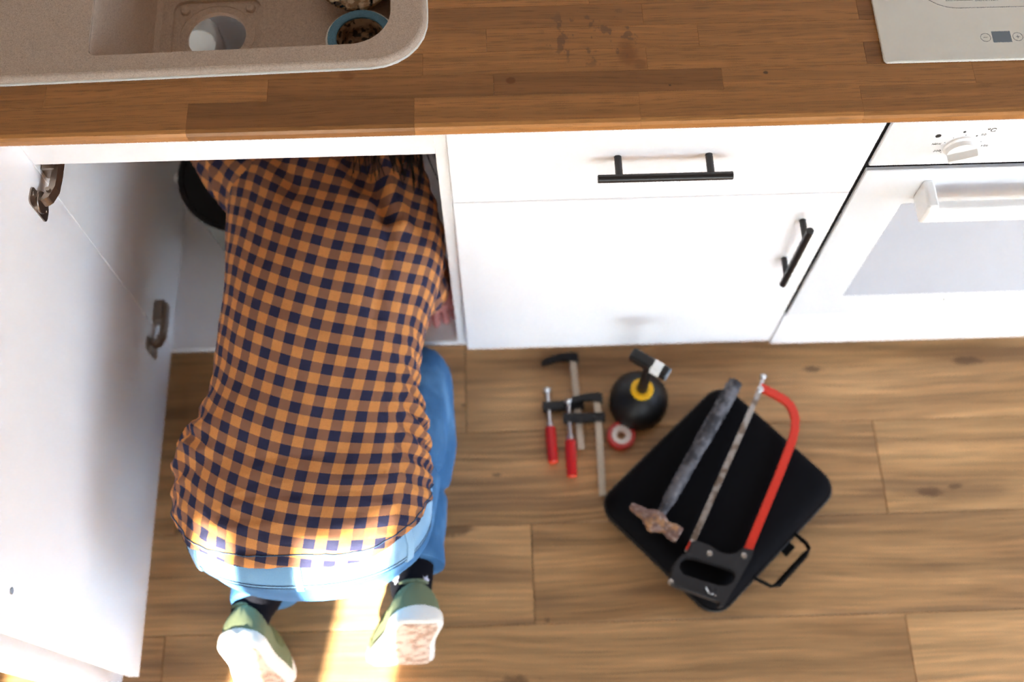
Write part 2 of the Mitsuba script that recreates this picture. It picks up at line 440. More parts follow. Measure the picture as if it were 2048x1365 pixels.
# the front strips stay whole, the sink's hole begins behind them
rows = [(-0.0245, 0.0218, [-1.1, -0.331, -0.037, 0.256, 0.546, 1.02]),
        (0.0218, 0.0565, [-1.3, -0.519, -0.229, 0.067, 0.368, 0.70, 1.12]),
        (0.0565, 0.0925, [-0.90, -0.329, -0.026, 0.271, 0.562, 0.93]),
        (0.0925, 0.1300, [-1.1, -0.46, 0.059, 0.343, 0.66, 1.1]),
        (0.1300, 0.1665, [-1.0, -0.35, -0.03, 0.271, 0.563, 0.95])]
y = 0.1665
i = 0
while y < 0.60:
    rows.append((y, min(y + 0.0365, 0.612), [-1.2, -0.55 + 0.11 * (i % 3), -0.1 + 0.09 * (i % 2), 0.2, 0.5 - 0.08 * (i % 3), 0.82]))
    y += 0.0365
    i += 1
CUT = (-0.955, -0.045, 0.0925, 0.545)          # the hole for the sink
sid = 0
for (y0, y1, js) in rows:
    js = [-1.35] + [j for j in js if -1.3 < j < 1.25] + [1.30]
    for a, b in zip(js[:-1], js[1:]):
        for (s0, s1) in ([(a, b)] if y1 <= CUT[2] or y0 >= CUT[3] - 0.01 else [(a, min(b, CUT[0])), (max(a, CUT[1] if y0 > 0.12 else -0.070), b)]):
            if s1 - s0 < 0.01:
                continue
            yy0 = y0
            front = y0 < -0.02
            g = 0.00012
            if front:                                   # rounded nose
                prof = [(FY + 0.0045, ZT0), (FY + 0.0012, ZT0 + 0.0018), (FY, ZT0 + 0.005), (FY, H - 0.008), (FY + 0.0016, H - 0.0026), (FY + 0.006, H), (y1 - g, H), (y1 - g, ZT0)]
                m = prism(Polygon(prof), s0 + g, s1 - g)
                m = place(m, frame([0, 0, 0], [0, 1, 0], [0, 0, 1], [1, 0, 0]))
            else:
                m = cbox(s0 + g, s1 - g, yy0 + g, y1 - g, ZT0, H, 0.0002)
            m, uv = boxuv(m)
            fr = np.abs(np.repeat(m.face_normals, 3, 0)[:, 1]) > 0.8
            uv[:, 1] = np.where(fr, uv[:, 1] - H + y0, uv[:, 1]) - (y0 + y1) / 2 + 5 + 10 * sid
            uv[:, 0] += rng.uniform(0, 30)
            add('worktop__stave', m, 'oak_top', uv=uv)
            sid += 1
tag('worktop', 'brown oiled oak worktop of glued staves running along the white cabinets', 'worktop')

# ------------------------------------------------------------------ sink
def rrect(x0, x1, y0, y1, r, n=8):
    return sbox(x0 + r, y0 + r, x1 - r, y1 - r).buffer(r, quad_segs=n)

SKR = 1.4
def sk(m):
    m = m.copy()
    m.apply_transform(trimesh.transformations.rotation_matrix(math.radians(SKR), [0, 0, 1], [-0.12, 0.07, 0]))
    return m
rim_out = rrect(-0.98, -0.0185, 0.0695, 0.56, 0.075, 12)
bowl = rrect(-0.466, -0.066, 0.101, 0.50, 0.055, 10).union(rrect(-0.466, -0.25, 0.101, 0.50, 0.012, 6))
drain_board = rrect(-0.95, -0.50, 0.106, 0.52, 0.05, 8)
zr1 = H + 0.0125
def loop_s(poly, n):
    e = poly.exterior
    return np.array([e.interpolate(t, normalized=True).coords[0] for t in np.linspace(0, 1, n, endpoint=False)])
RB = 0.0065
RN = 400
edge0 = loop_s(rim_out, RN)
nrm0 = np.roll(edge0, -1, 0) - np.roll(edge0, 1, 0)
nrm0 = np.column_stack([nrm0[:, 1], -nrm0[:, 0]]) / np.linalg.norm(nrm0, axis=1)[:, None]
if Polygon(edge0 + nrm0 * 0.01).area < rim_out.area:
    nrm0 = -nrm0
rr_ = [np.column_stack([edge0, np.full(RN, H + 0.0006)])]
for a_ in np.linspace(0, math.pi / 2, 7):
    rr_.append(np.column_stack([edge0 - nrm0 * RB * (1 - math.cos(a_)), np.full(RN, zr1 - RB + RB * math.sin(a_))]))
top_pl = prism(Polygon(edge0 - nrm0 * RB, [bowl.exterior.coords]), zr1 - 0.003, zr1)
rim_m = cat(skin(rr_, cap=False), top_pl)
zb = 0.700
def loop(poly, n=128):
    """n points of a convex outline, on rays from its middle, with extra points towards the corners"""
    x0, y0, x1, y1 = poly.bounds
    cx, cy = (x0 + x1) / 2, (y0 + y1) / 2
    base = sbox(x0, y0, x1, y1).exterior
    out = []
    for t in np.linspace(0, 1, n, endpoint=False):
        q = np.array(base.interpolate(t, normalized=True).coords[0]) - [cx, cy]
        hit = LineString([(cx, cy), (cx + q[0] * 1.5, cy + q[1] * 1.5)]).intersection(poly.exterior)
        h = hit if hit.geom_type == 'Point' else hit.geoms[0]
        out.append((h.x, h.y))
    return np.array(out)
# bowl: lofted walls, a floor with a square recess and a round hole
hole = Point(-0.357, 0.294).buffer(0.0455, quad_segs=16)
rec = rrect(-0.357 - 0.068, -0.357 + 0.068, 0.294 - 0.066, 0.294 + 0.066, 0.018, 5)
rings = []
for dz, ins in [(zr1 - 0.004, 0.0), (zr1 - 0.012, 0.002), (0.80, 0.010), (zb + 0.03, 0.013), (zb + 0.006, 0.016), (zb, 0.024)]:
    q = loop(bowl.buffer(-ins, quad_segs=12))
    rings.append(np.column_stack([q, np.full(len(q), dz)]))
inner = skin(rings, cap=False)
rings_o = []
for dz, ins in [(zb - 0.012, 0.020), (zb + 0.02, 0.004), (0.80, 0.0), (H - 0.004, -0.008)]:
    q = loop(bowl.buffer(-ins, quad_segs=12))
    rings_o.append(np.column_stack([q, np.full(len(q), dz)]))
outer = skin(rings_o, cap=False)
fl_poly = Polygon(loop(bowl.buffer(-0.024, quad_segs=12)), [rec.exterior.coords])
floor_m = prism(fl_poly, zb - 0.012, zb)
rec_m = prism(Polygon(rec.exterior.coords, [hole.exterior.coords]), zb - 0.014, zb - 0.006)
ringm = prism(Polygon(Point(-0.357, 0.294).buffer(0.060, quad_segs=16).exterior.coords, [Point(-0.357, 0.294).buffer(0.0575, quad_segs=16).exterior.coords]), zb - 0.006, zb - 0.0048)
db_poly = bevel_prism(rrect(-0.95, -0.50, 0.106, 0.52, 0.05), H - 0.004, zr1 - 0.0008, 0.002)
add('sink__rim', sk(rim_m), 'sink_stone', smooth=35)
add('sink__bowl', sk(cat(inner, outer, floor_m)), 'sink_stone', smooth=40)
add('sink__drain_recess', sk(cat(rec_m, ringm)), 'sink_stone')
for dx in (-0.051, 0.051):
    for dy in (-0.049, 0.049):
        add('sink__boss', sk(lathe([(0.0075, 0), (0.0075, 0.0045), (0.006, 0.006), (0, 0.0062)], 18, (-0.357 + dx, 0.294 + dy, zb - 0.006))), 'sink_stone', smooth=40)
seal = [np.array([*rim_out.exterior.interpolate(t, normalized=True).coords[0], H + 0.0012]) for t in np.linspace(0, 1, 160)]
add('sink__sealant', sk(tube(seal, [0.0022] * 160, 6, False)), 'sealant', smooth=True, label='whitish sealant bead')
tag('sink', 'beige speckled stone sink with its drain opening empty, set in the oak worktop', 'sink')

# the two dirty drain cups lying in the bowl
def drain_cup(key, cx, cy, z, blue, label, tilt=0.0, s=1.0):
    M = trimesh.transformations.rotation_matrix(tilt, [1, 0, 0]) if tilt else np.eye(4)
    M[:3, 3] = (cx, cy, z)
    cup = lathe([(0.0, 0.0), (0.030 * s, 0.0), (0.036 * s, 0.004), (0.0385 * s, 0.030), (0.043 * s, 0.036), (0.043 * s, 0.039), (0.037 * s, 0.0385), (0.035 * s, 0.030), (0.032 * s, 0.010), (0.026 * s, 0.007), (0.0, 0.006)], 44)
    cin = lathe([(0.0367 * s, 0.0380), (0.0345 * s, 0.030), (0.0315 * s, 0.0108), (0.0255 * s, 0.0078), (0.0, 0.0068)], 44)
    cin = trimesh.Trimesh(cin.vertices, [f_ for f_ in cin.faces if len(cin.vertices) - 2 not in f_], process=False)
    add(key + '__inside', place(cin, M), 'dirty_inside', smooth=40)
    add(key + '__cup', place(cup, M), 'dirty_plastic', smooth=40)
    if blue:
        gk = lathe([(0.0365 * s, 0.0392), (0.0485 * s, 0.0392), (0.0500 * s, 0.0405), (0.0495 * s, 0.0425), (0.0475 * s, 0.0436), (0.0390 * s, 0.0436), (0.0365 * s, 0.0420), (0.0365 * s, 0.0392)], 44)
        gk = trimesh.Trimesh(gk.vertices[:-2], [f_ for f_ in gk.faces if max(f_) < len(gk.vertices) - 2], process=False)
        add(key + '__gasket', place(gk, M), 'blue_rubber', smooth=40, label='blue rubber gasket')
        fl = lathe([(0.040 * s, 0.0372), (0.0525 * s, 0.0372), (0.0530 * s, 0.0385), (0.0520 * s, 0.0392), (0.040 * s, 0.0392)], 44)
        fl = trimesh.Trimesh(fl.vertices[:-2], [f_ for f_ in fl.faces if max(f_) < len(fl.vertices) - 2], process=False)
        add(key + '__flange', place(fl, M), 'sealant', smooth=40, label='white plastic flange')
    else:
        fl = lathe([(0.0385 * s, 0.034), (0.055 * s, 0.034), (0.0575 * s, 0.036), (0.0565 * s, 0.039), (0.049 * s, 0.0405), (0.0385 * s, 0.039)], 44)
        fl = trimesh.Trimesh(fl.vertices[:-2], [f_ for f_ in fl.faces if max(f_) < len(fl.vertices) - 2], process=False)
        add(key + '__flange', place(fl, M), 'dirty_plastic', smooth=40)
    tag(key, label, 'drain cup')
drain_cup('drain_cup', -0.131, 0.240, zb + 0.001, True, 'dirty drain cup with a blue rubber gasket lying in the sink by its right corner')
drain_cup('drain_cup', -0.142, 0.352, zb + 0.001, False, 'dirty cream drain cup without a gasket, in the sink behind the blue ringed one')

# ------------------------------------------------------------------ induction hob
hob = rrect(0.583, 1.165, 0.0545, 0.565, 0.006, 5)
add('hob__glass', bevel_prism(hob, H + 0.0012, H + 0.0062, 0.0012), 'hob_glass', smooth=30)
add('hob__edge', prism(Polygon(hob.buffer(-0.002).exterior.coords, [hob.buffer(-0.02).exterior.coords]), H + 0.0001, H + 0.0012), 'hob_edge')
ZH = H + 0.0062
def flat(poly, z=ZH, t=0.00025):
    return cat(*[prism(g, z, z + t) for g in getattr(poly, 'geoms', [poly])])
def ring2d(cx, cy, r, w):
    return Point(cx, cy).buffer(r + w / 2, quad_segs=12).difference(Point(cx, cy).buffer(r - w / 2, quad_segs=12))
# print: rounded zone outline, legend, minus, plus and a grey display
zone = rrect(0.642, 1.10, 0.1395, 0.50, 0.055, 12).exterior.buffer(0.0004)
add('hob__zone_outline', flat(zone), 'print_grey')
LX = 0.737
tm = meshkit.text_mesh('INDUCTION', 0.0038, 0.00025, bold=False)
w = tm.bounds[1][0]
add('hob__lettering', cat(place(tm, frame([LX - w / 2, 0.1505, ZH], [1, 0, 0], [0, 1, 0], [0, 0, 1])),
                          (lambda t: place(t, frame([LX - t.bounds[1][0] / 2, 0.1565, ZH], [1, 0, 0], [0, 1, 0], [0, 0, 1])))(meshkit.text_mesh('Module', 0.0034, 0.00025)),
                          flat(sbox(LX - 0.055, 0.152, LX - 0.019, 0.1526)), flat(sbox(LX + 0.019, 0.152, LX + 0.055, 0.1526))), 'print_grey')
DY, DX = 0.0895, 0.745
add('hob__display', flat(sbox(DX - 0.0125, DY - 0.0085, DX + 0.0125, DY + 0.0095)), 'display_grey')
add('hob__minus_key', flat(ring2d(DX - 0.0215, DY, 0.0066, 0.0006).union(sbox(DX - 0.0245, DY - 0.0003, DX - 0.0185, DY + 0.0003))), 'print_grey')
add('hob__plus_key', flat(ring2d(DX + 0.0215, DY, 0.0066, 0.0006).union(sbox(DX + 0.0188, DY - 0.0003, DX + 0.0242, DY + 0.0003)).union(sbox(DX + 0.0212, DY - 0.0027, DX + 0.0218, DY + 0.0027))), 'print_grey')
tag('hob', 'white glass induction hob with grey touch keys set on the worktop', 'hob')

# ------------------------------------------------------------------ cabinets
CZ0, CZ1 = 0.069, ZT0 - 0.0005
def bar_handle(key, c, axis, cc=0.128, L=0.188, stand=0.035, r=0.0058, surf=0.0):
    """a round bar on two posts, in front of the plane y = surf"""
    d = np.array([1.0, 0, 0]) if axis == 'x' else np.array([0, 0, 1.0])
    c = np.asarray(c, float)
    o = np.array([0, -1.0, 0])
    b = c + o * stand
    ms = [cyl(b - d * L / 2, b + d * L / 2, r, 20, 0.0008)]
    for s in (-1, 1):
        ms.append(cyl(c + d * s * cc / 2, c + d * s * cc / 2 + o * (stand - 0.002), 0.0052, 16))
    add(key, cat(*ms), 'black_metal', smooth=40, label='black bar handle')

# sink cabinet: carcass and open door
add('sink_cabinet__side_panel', cbox(-0.600, -0.582, 0.018, 0.575, CZ0, CZ1, 0.0008), 'white_body')
add('sink_cabinet__side_panel', cbox(-0.018, -0.0006, 0.018, 0.575, CZ0, CZ1, 0.0008), 'white_body')
add('sink_cabinet__bottom_panel', cbox(-0.582, -0.018, 0.018, 0.575, CZ0, 0.087, 0.0008), 'white_body')
add('sink_cabinet__back_panel', cbox(-0.582, -0.018, 0.567, 0.575, 0.087, 0.66, 0.0008), 'white_body')
add('sink_cabinet__front_rail', cbox(-0.582, -0.018, 0.018, 0.036, 0.759, CZ1, 0.0008), 'white_body')
add('sink_cabinet__plinth', cbox(-0.600, -0.0006, 0.065, 0.083, 0.0, CZ0, 0.0008), 'white_body')
DZ0, DZ1 = 0.0856, 0.8625
add('sink_cabinet__door', cbox(-0.6005, -0.5825, -0.603, 0.0177, DZ0, DZ1, 0.0010), 'white_front', label='wide open white door')
def hinge(z):
    pl = prism(rrect(-0.0415, -0.0145, -0.031, 0.031, 0.008, 4), 0, 0.0022)
    pl = place(pl, frame([-0.5825, 0, z], [0, 1, 0], [0, 0, 1], [1, 0, 0]))
    cup = cyl([-0.5825, -0.0245, z], [-0.5765, -0.0245, z], 0.0165, 24, 0.001)
    arm = []
    path = [(-0.578, -0.026), (-0.570, -0.021), (-0.563, -0.004), (-0.562, 0.022), (-0.563, 0.060)]
    for (xa, ya), (xb, yb) in zip(path[:-1], path[1:]):
        pts = [(x + dx, y, z + dz) for x, y in ((xa, ya), (xb, yb)) for dx in (-0.0045, 0.0045) for dz in (-0.0095, 0.0095)]
        arm.append(hull(pts))
    pin = cyl([-0.567, -0.010, z - 0.013], [-0.567, -0.010, z + 0.013], 0.0035, 12)
    base = cbox(-0.5818, -0.563, 0.022, 0.066, z - 0.013, z + 0.013, 0.002)
    sc = [cyl([-0.5806, -0.0245 - 0.0, z + s * 0.0235], [-0.5786, -0.0245, z + s * 0.0235], 0.0042, 14, 0.0006) for s in (-1, 1)]
    add('sink_cabinet__door__hinge', cat(pl, cup, pin, base, *arm, *sc), 'nickel', smooth=35, label='nickel cup hinge')
hinge(0.728); hinge(0.204)
for z in (0.632, 0.632 + 0.128):
    add('sink_cabinet__door__screw', cyl([-0.5826, -0.553, z], [-0.5812, -0.553, z], 0.0048, 16, 0.0006), 'screw_metal', smooth=35)
tag('sink_cabinet', 'white sink base cabinet with its door wide open, under the sink', 'cabinet')

# drawer cabinet
add('drawer_cabinet__body', cbox(0.0006, 0.5962, 0.020, 0.575, CZ0, CZ1, 0.0008), 'white_body')
add('drawer_cabinet__drawer', cbox(0.0010, 0.5965, 0.0, 0.0185, 0.6535, CZ1 - 0.001, 0.0012), 'white_front', label='white drawer front')
bar_handle('drawer_cabinet__drawer__handle', (0.302, 0, 0.767), 'x')
add('drawer_cabinet__door', cbox(0.0010, 0.5965, 0.0, 0.019, DZ0, 0.6505, 0.0012), 'white_front', label='white door')
bar_handle('drawer_cabinet__door__handle', (0.5455, 0, 0.507), 'z')
add('drawer_cabinet__plinth', cbox(0.0006, 0.5995, 0.065, 0.083, 0.0, CZ0, 0.0008), 'white_body')
tag('drawer_cabinet', 'white base cabinet with one drawer above one door, between the open cabinet and the oven', 'cabinet')

# oven and its housing
OX0, OX1 = 0.6035, 1.1965
add('oven__body', cbox(0.5972, 1.1990, 0.0065, 0.56, 0.207, CZ1, 0.001), 'black_gap')
add('oven__control_panel', cbox(OX0, OX1, 0.0, 0.0060, 0.7245, CZ1 - 0.001, 0.0014), 'oven_white')
add('oven__door', cbox(OX0, OX1, -0.002, 0.0060, 0.2085, 0.7145, 0.0014), 'oven_white')
add('oven__door__window', prism(rrect(0.686, 1.114, 0.292, 0.618, 0.004), 0, 0.0003), 'oven_glass', label='pale grey glass window')
scene['oven__door__window'] = mikit.ply(place(prism(rrect(0.686, 1.114, 0.292, 0.618, 0.004), 0, 0.0004), frame([0, -0.002, 0], [1, 0, 0], [0, 0, 1], [0, -1, 0])), 'oven_glass')
hb = [rbox(0.705, -0.024, 0.660, 0.017, 0.047, 0.050, 0.005), rbox(1.095, -0.024, 0.660, 0.017, 0.047, 0.050, 0.005),
      rbox(0.90, -0.040, 0.657, 0.405, 0.017, 0.042, 0.006)]
add('oven__door__handle', cat(*hb), 'knob_white', smooth=35, label='wide white handle')
st = place(prism(rrect(0.874, 0.935, 0.2475, 0.2725, 0.002), 0, 0.0004), frame([0, -0.002, 0], [1, 0, 0], [0, 0, 1], [0, -1, 0]))
add('oven__door__sticker', st, 'label_white', label='small white sticker')
add('oven__door__sticker_dot', place(prism(Point(0.880, 0.2625).buffer(0.0024), 0, 0.0006), frame([0, -0.002, 0], [1, 0, 0], [0, 0, 1], [0, -1, 0])), 'print_grey')
KX, KZ = 0.7185, 0.7720
kn = trimesh.util.concatenate([lathe([(0, 0), (0.0235, 0), (0.0235, 0.003), (0.0205, 0.005), (0.0200, 0.021), (0.0185, 0.0235), (0, 0.0238)], 40)])
kn = to_man(kn)
cutk = to_man(cbox(-0.03, 0.03, 0.0032, 0.03, 0.008, 0.03, 0.0005)).rotate([0, 0, 22]) + to_man(cbox(-0.03, 0.03, -0.03, -0.0032, 0.012, 0.03, 0.0005)).rotate([0, 0, 22])
kn = to_tri(kn - cutk.translate([0, 0, 0.004]))
add('oven__control_panel__knob', place(kn, frame([KX, 0, KZ], [1, 0, 0], [0, 0, 1], [0, -1, 0])), 'knob_white', smooth=30, label='round white knob')
OM = lambda x, z: frame([x, 0.0, z], [1, 0, 0], [0, 0, 1], [0, -1, 0])
marks = [place(prism(Point(0, 0).buffer(0.0040), 0, 0.0003), OM(0.678, 0.7985)), place(prism(Point(0, 0).buffer(0.0019), 0, 0.0003), OM(0.7115, 0.8065)),
         place(prism(Point(0, 0).buffer(0.0013), 0, 0.0003), OM(0.7325, 0.796))]
def otext(t, h, x, z):
    marks.append(place(meshkit.text_mesh(t, h, 0.0003), OM(x, z)))
otext('MAX', 0.0042, 0.676, 0.7765); otext('200', 0.0042, 0.684, 0.7585); otext('50', 0.0042, 0.737, 0.797); otext('100', 0.0042, 0.747, 0.769); otext('\u00b0C', 0.0085, 0.7405, 0.8055)
for ang in (95, 130, 160, 200, 215, -20, 20):
    marks.append(place(prism(Point(0, 0).buffer(0.0007), 0, 0.0003), OM(KX + 0.027 * math.cos(math.radians(ang)), KZ + 0.027 * math.sin(math.radians(ang)))))
add('oven__control_panel__marking', cat(*marks), 'print_dark', label='black dots, figures and degree sign')
tag('oven', 'white built-in oven with a round knob and a wide handle, under the hob', 'oven')
add('oven_housing__panel', cbox(0.6015, 1.1985, 0.0, 0.018, 0.070, 0.2035, 0.0012), 'white_front')
add('oven_housing__plinth', cbox(0.6, 1.2, 0.065, 0.083, 0.0, 0.069, 0.0008), 'white_body')
tag('oven_housing', 'plain white panel closing the housing below the oven', 'cabinet')

# the neighbour's white panel beyond the open door
add('end_panel', cbox(-0.668, -0.640, -0.632, 0.575, 0.0, CZ1, 0.0012), 'white_front', label='narrow white upright panel just behind the free edge of the open door', cat='cabinet panel')

# bucket under the sink and the drain pipe
BC = (-0.400, 0.282)
bk = lathe([(0, 0.0875), (0.100, 0.0875), (0.104, 0.091), (0.124, 0.300), (0.130, 0.302), (0.130, 0.309), (0.122, 0.309), (0.120, 0.300), (0.100, 0.093), (0, 0.0925)], 56, (*BC, 0))
nv = 56
add('bucket__body', bk, 'bucket_grey', smooth=40)
bi = lathe([(0.1295, 0.3082), (0.1305, 0.3110), (0.1210, 0.3115), (0.1192, 0.300), (0.0990, 0.0945), (0, 0.0935)], 56, (*BC, 0))
add('bucket__lining', bi, 'bucket_black', smooth=40, label='black inside')
lug = cyl([BC[0] - 0.1285, BC[1] - 0.002, 0.297], [BC[0] - 0.139, BC[1] - 0.002, 0.297], 0.009, 16, 0.002)
add('bucket__lug', lug, 'label_white', smooth=40, label='white handle lug')
hp = [(BC[0] - 0.136 * math.cos(t), BC[1] + 0.136 * math.sin(t) * 0.999, 0.297 - 0.03 * math.sin(t)) for t in np.linspace(0, math.pi, 24)]
add('bucket__handle', tube(hp, [0.002] * 24, 8), 'chrome', smooth=True)
tag('bucket', 'black plastic bucket standing in the open cabinet left of the person', 'bucket')
pp = [(-0.462, 0.515, 0.090), (-0.462, 0.515, 0.40), (-0.461, 0.508, 0.44), (-0.458, 0.488, 0.47), (-0.455, 0.462, 0.485), (-0.452, 0.435, 0.495)]
pipe = tube(pp, [0.021] * 6, 24)
col = [tube([pp[-2], pp[-1]], [0.026, 0.026], 24), lathe([(0, 0.0875), (0.032, 0.0875), (0.032, 0.100), (0.024, 0.104), (0, 0.104)], 24, (-0.462, 0.515, 0))]
add('drain_pipe__tube', pipe, 'pipe_grey', smooth=40)
add('drain_pipe__collar', col[0], 'pipe_grey', smooth=40)
add('drain_pipe__base_flange', col[1], 'pipe_grey', smooth=40)
tag('drain_pipe', 'pale plastic drain pipe seen through the empty sink hole', 'pipe')

# ------------------------------------------------------------------ the person
PC, PA, PE = np.array([-0.258, -0.360, 0.300]), np.array([0.197, 0.155, 0.152]), 2.4
def pelvis_point(d, off=0.0):
    d = np.asarray(d, float)
    a = PA + off
    r = (np.abs(d / a) ** PE).sum(-1) ** (-1 / PE)
    return PC + d * r[..., None]
ico = trimesh.creation.icosphere(subdivisions=4)

def bone(p, rp, q, rq):
    s = m3.Manifold.sphere(1.0, 28)
    return m3.Manifold.batch_hull([s.scale([rp] * 3).translate(list(map(float, p))), s.scale([rq] * 3).translate(list(map(float, q)))])
def chain(pts):
    out = m3.Manifold()
    for (p, rp), (q, rq) in zip(pts[:-1], pts[1:]):
        out = out + bone(p, rp, q, rq)
    return out
def smoothed(man, length, it=12):
    m = to_tri(man.refine_to_length(length))
    m.merge_vertices()
    trimesh.smoothing.filter_taubin(m, lamb=0.5, nu=0.53, iterations=it)
    return m

HIP_R, HIP_L = (-0.165, -0.375, 0.275), (-0.352, -0.375, 0.275)
KNEE_R, KNEE_L = (-0.098, -0.062, 0.080), (-0.385, -0.075, 0.080)
CALF_R, CALF_L = (-0.099, -0.195, 0.085), (-0.385, -0.21, 0.085)
ANK_R, ANK_L = (-0.104, -0.425, 0.115), (-0.364, -0.462, 0.122)
# body: one continuous figure
hd = np.array([-0.112, 0.372, 0.395])
body = chain([((-0.258, -0.36, 0.30), 0.120), ((-0.24, -0.2, 0.40), 0.105), ((-0.215, 0.02, 0.44), 0.095), ((-0.20, 0.14, 0.445), 0.080), ((-0.135, 0.235, 0.455), 0.058), ((-0.118, 0.31, 0.425), 0.050), (hd, 0.062)])
for s in (-0.07, 0.07):
    body = body + bone((-0.258 + s, -0.36, 0.29), 0.105, (-0.235 + s, -0.18, 0.39), 0.085) + bone((-0.235 + s, -0.18, 0.39), 0.085, (-0.218 + s, 0.10, 0.43), 0.080)
body = body + chain([(HIP_R, 0.095), (KNEE_R, 0.054)]) + chain([(KNEE_R, 0.054), (CALF_R, 0.052), (ANK_R, 0.035)])
body = body + chain([(HIP_L, 0.095), (KNEE_L, 0.054)]) + chain([(KNEE_L, 0.054), (CALF_L, 0.052), (ANK_L, 0.035)])
ELB_R, WR_R = (-0.080, 0.030, 0.305), (-0.056, 0.148, 0.152)
ELB_L, WR_L = (-0.442, 0.335, 0.385), (-0.360, 0.430, 0.430)
body = body + chain([((-0.125, 0.15, 0.445), 0.062), ((-0.092, 0.085, 0.385), 0.048), (ELB_R, 0.040), ((-0.064, 0.078, 0.225), 0.036), (WR_R, 0.024)])
body = body + chain([((-0.325, 0.15, 0.445), 0.062), ((-0.40, 0.25, 0.42), 0.047), (ELB_L, 0.040), (WR_L, 0.025)])
# feet inside the shoes are hidden; ankles end in the socks
# head: skull, jaw, nose, ears, looking forward and down
fdir, fup = unit([-0.10, 0.72, -0.69]), None
fside = unit(np.cross(fdir, [0, 0.69, 0.72]))
fup = np.cross(fside, fdir)
def hp3(s, u, f):
    return hd + fside * s + fup * u + fdir * f
sph = m3.Manifold.sphere(1.0, 40)
def ell(c, r):
    M = frame(c, fside * r[0], fup * r[1], fdir * r[2])
    return sph.transform(M[:3, :].tolist())
head = ell(hp3(0, 0.03, -0.005), (0.076, 0.088, 0.095)) + ell(hp3(0, -0.045, 0.030), (0.055, 0.060, 0.062)) + ell(hp3(0, -0.014, 0.094), (0.012, 0.022, 0.016)) + ell(hp3(0, -0.052, 0.086), (0.024, 0.009, 0.010)) + ell(hp3(0, -0.085, 0.068), (0.022, 0.015, 0.018))
for s in (-1, 1):
    head = head + ell(hp3(s * 0.077, -0.008, -0.004), (0.010, 0.032, 0.019))
    head = head - ell(hp3(s * 0.032, 0.006, 0.100), (0.016, 0.009, 0.012))
    head = head + ell(hp3(s * 0.032, 0.006, 0.084), (0.012, 0.009, 0.010))
body = body + head

def hand(wr, fd, nrm, side, flat=0.25, s=1.0):
    """palm and five fingers; fd: wrist to knuckles, nrm: out of the palm, side: +1 puts the thumb along fd x nrm"""
    fd, nrm = unit(fd), unit(nrm)
    nrm = unit(nrm - fd * (nrm @ fd))
    sd = np.cross(fd, nrm) * side
    wr = np.asarray(wr, float)
    man = m3.Manifold()
    kn = []
    for i, off in enumerate((0.030, 0.010, -0.010, -0.029)):
        k = wr + fd * (0.082, 0.085, 0.082, 0.076)[i] * s + sd * off * s
        kn.append(k)
        man = man + bone(wr + sd * off * 0.55, 0.0145 * s, k, 0.0108 * s)
    for i in range(3):
        man = man + m3.Manifold.batch_hull([bone(wr + sd * (0.03, 0.01, -0.01)[i] * 0.5, 0.013 * s, kn[i], 0.0102 * s), bone(wr + sd * (0.01, -0.01, -0.03)[i] * 0.5, 0.013 * s, kn[i + 1], 0.0102 * s)])
    L = [(0.040, 0.026, 0.019), (0.044, 0.029, 0.021), (0.041, 0.027, 0.020), (0.032, 0.020, 0.017)]
    for i, k in enumerate(kn):
        p, ang = k, flat * (0.8 + 0.15 * i)
        spread = sd * (0.10, 0.03, -0.04, -0.12)[i]
        for j, l in enumerate(L[i]):
            d = unit(fd * math.cos(ang) + nrm * math.sin(ang) + spread)
            q = p + d * l * s
            man = man + bone(p, (0.0098, 0.0090, 0.0082)[j] * s, q, (0.0090, 0.0082, 0.0070)[j] * s)
            p, ang = q, ang + flat * 1.3
    t0 = wr + fd * 0.022 * s + sd * 0.020 * s
    t1 = t0 + unit(fd * 0.75 + sd * 0.65 + nrm * 0.35) * 0.042 * s
    t2 = t1 + unit(fd * 0.9 + sd * 0.35 + nrm * 0.4) * 0.031 * s
    t3 = t2 + unit(fd * 0.95 + sd * 0.1 + nrm * 0.45) * 0.025 * s
    return man + chain([(t0, 0.0150 * s), (t1, 0.0110 * s), (t2, 0.0098 * s), (t3, 0.0080 * s)])
body = body + hand((-0.056, 0.146, 0.147), (0.06, -0.86, -0.50), (0, -0.35, -0.9), -1, flat=0.30, s=0.86)
body = body + hand(WR_L, (0.35, 0.60, 0.55), (-0.2, 0.5, -0.85), -1, flat=0.62)
bm = smoothed(body, 0.0085, 8)
add('person__body', bm, 'skin', smooth=True, label='reddish skin of the right hand and neck')

# hair: cap over the back of the head, with loose strands falling on the collar
cap = ico.copy()
d = cap.vertices
keep = (d @ np.array([0, 0.35, 0]) > -9)
hv = hd + fside * (d[:, :1] * 0.084) + fup * (d[:, 1:2] * 0.094 + 0.034) + fdir * (d[:, 2:] * 0.100 - 0.016)
hv += cap.vertex_normals * (0.010 * (meshkit.fbm(np.column_stack([d[:, 0] * 9, d[:, 1] * 3, d[:, 2] * 9]), 3) - 0.5))[:, None]
hm = to_man(trimesh.Trimesh(hv, cap.faces, process=False))
face_cut = to_man(cbox(-0.2, 0.2, -0.2, 0.045, 0.045, 0.3, 0.001)).transform(frame(hd, fside, fup, fdir)[:3, :].tolist())
hm = to_tri(hm - face_cut)

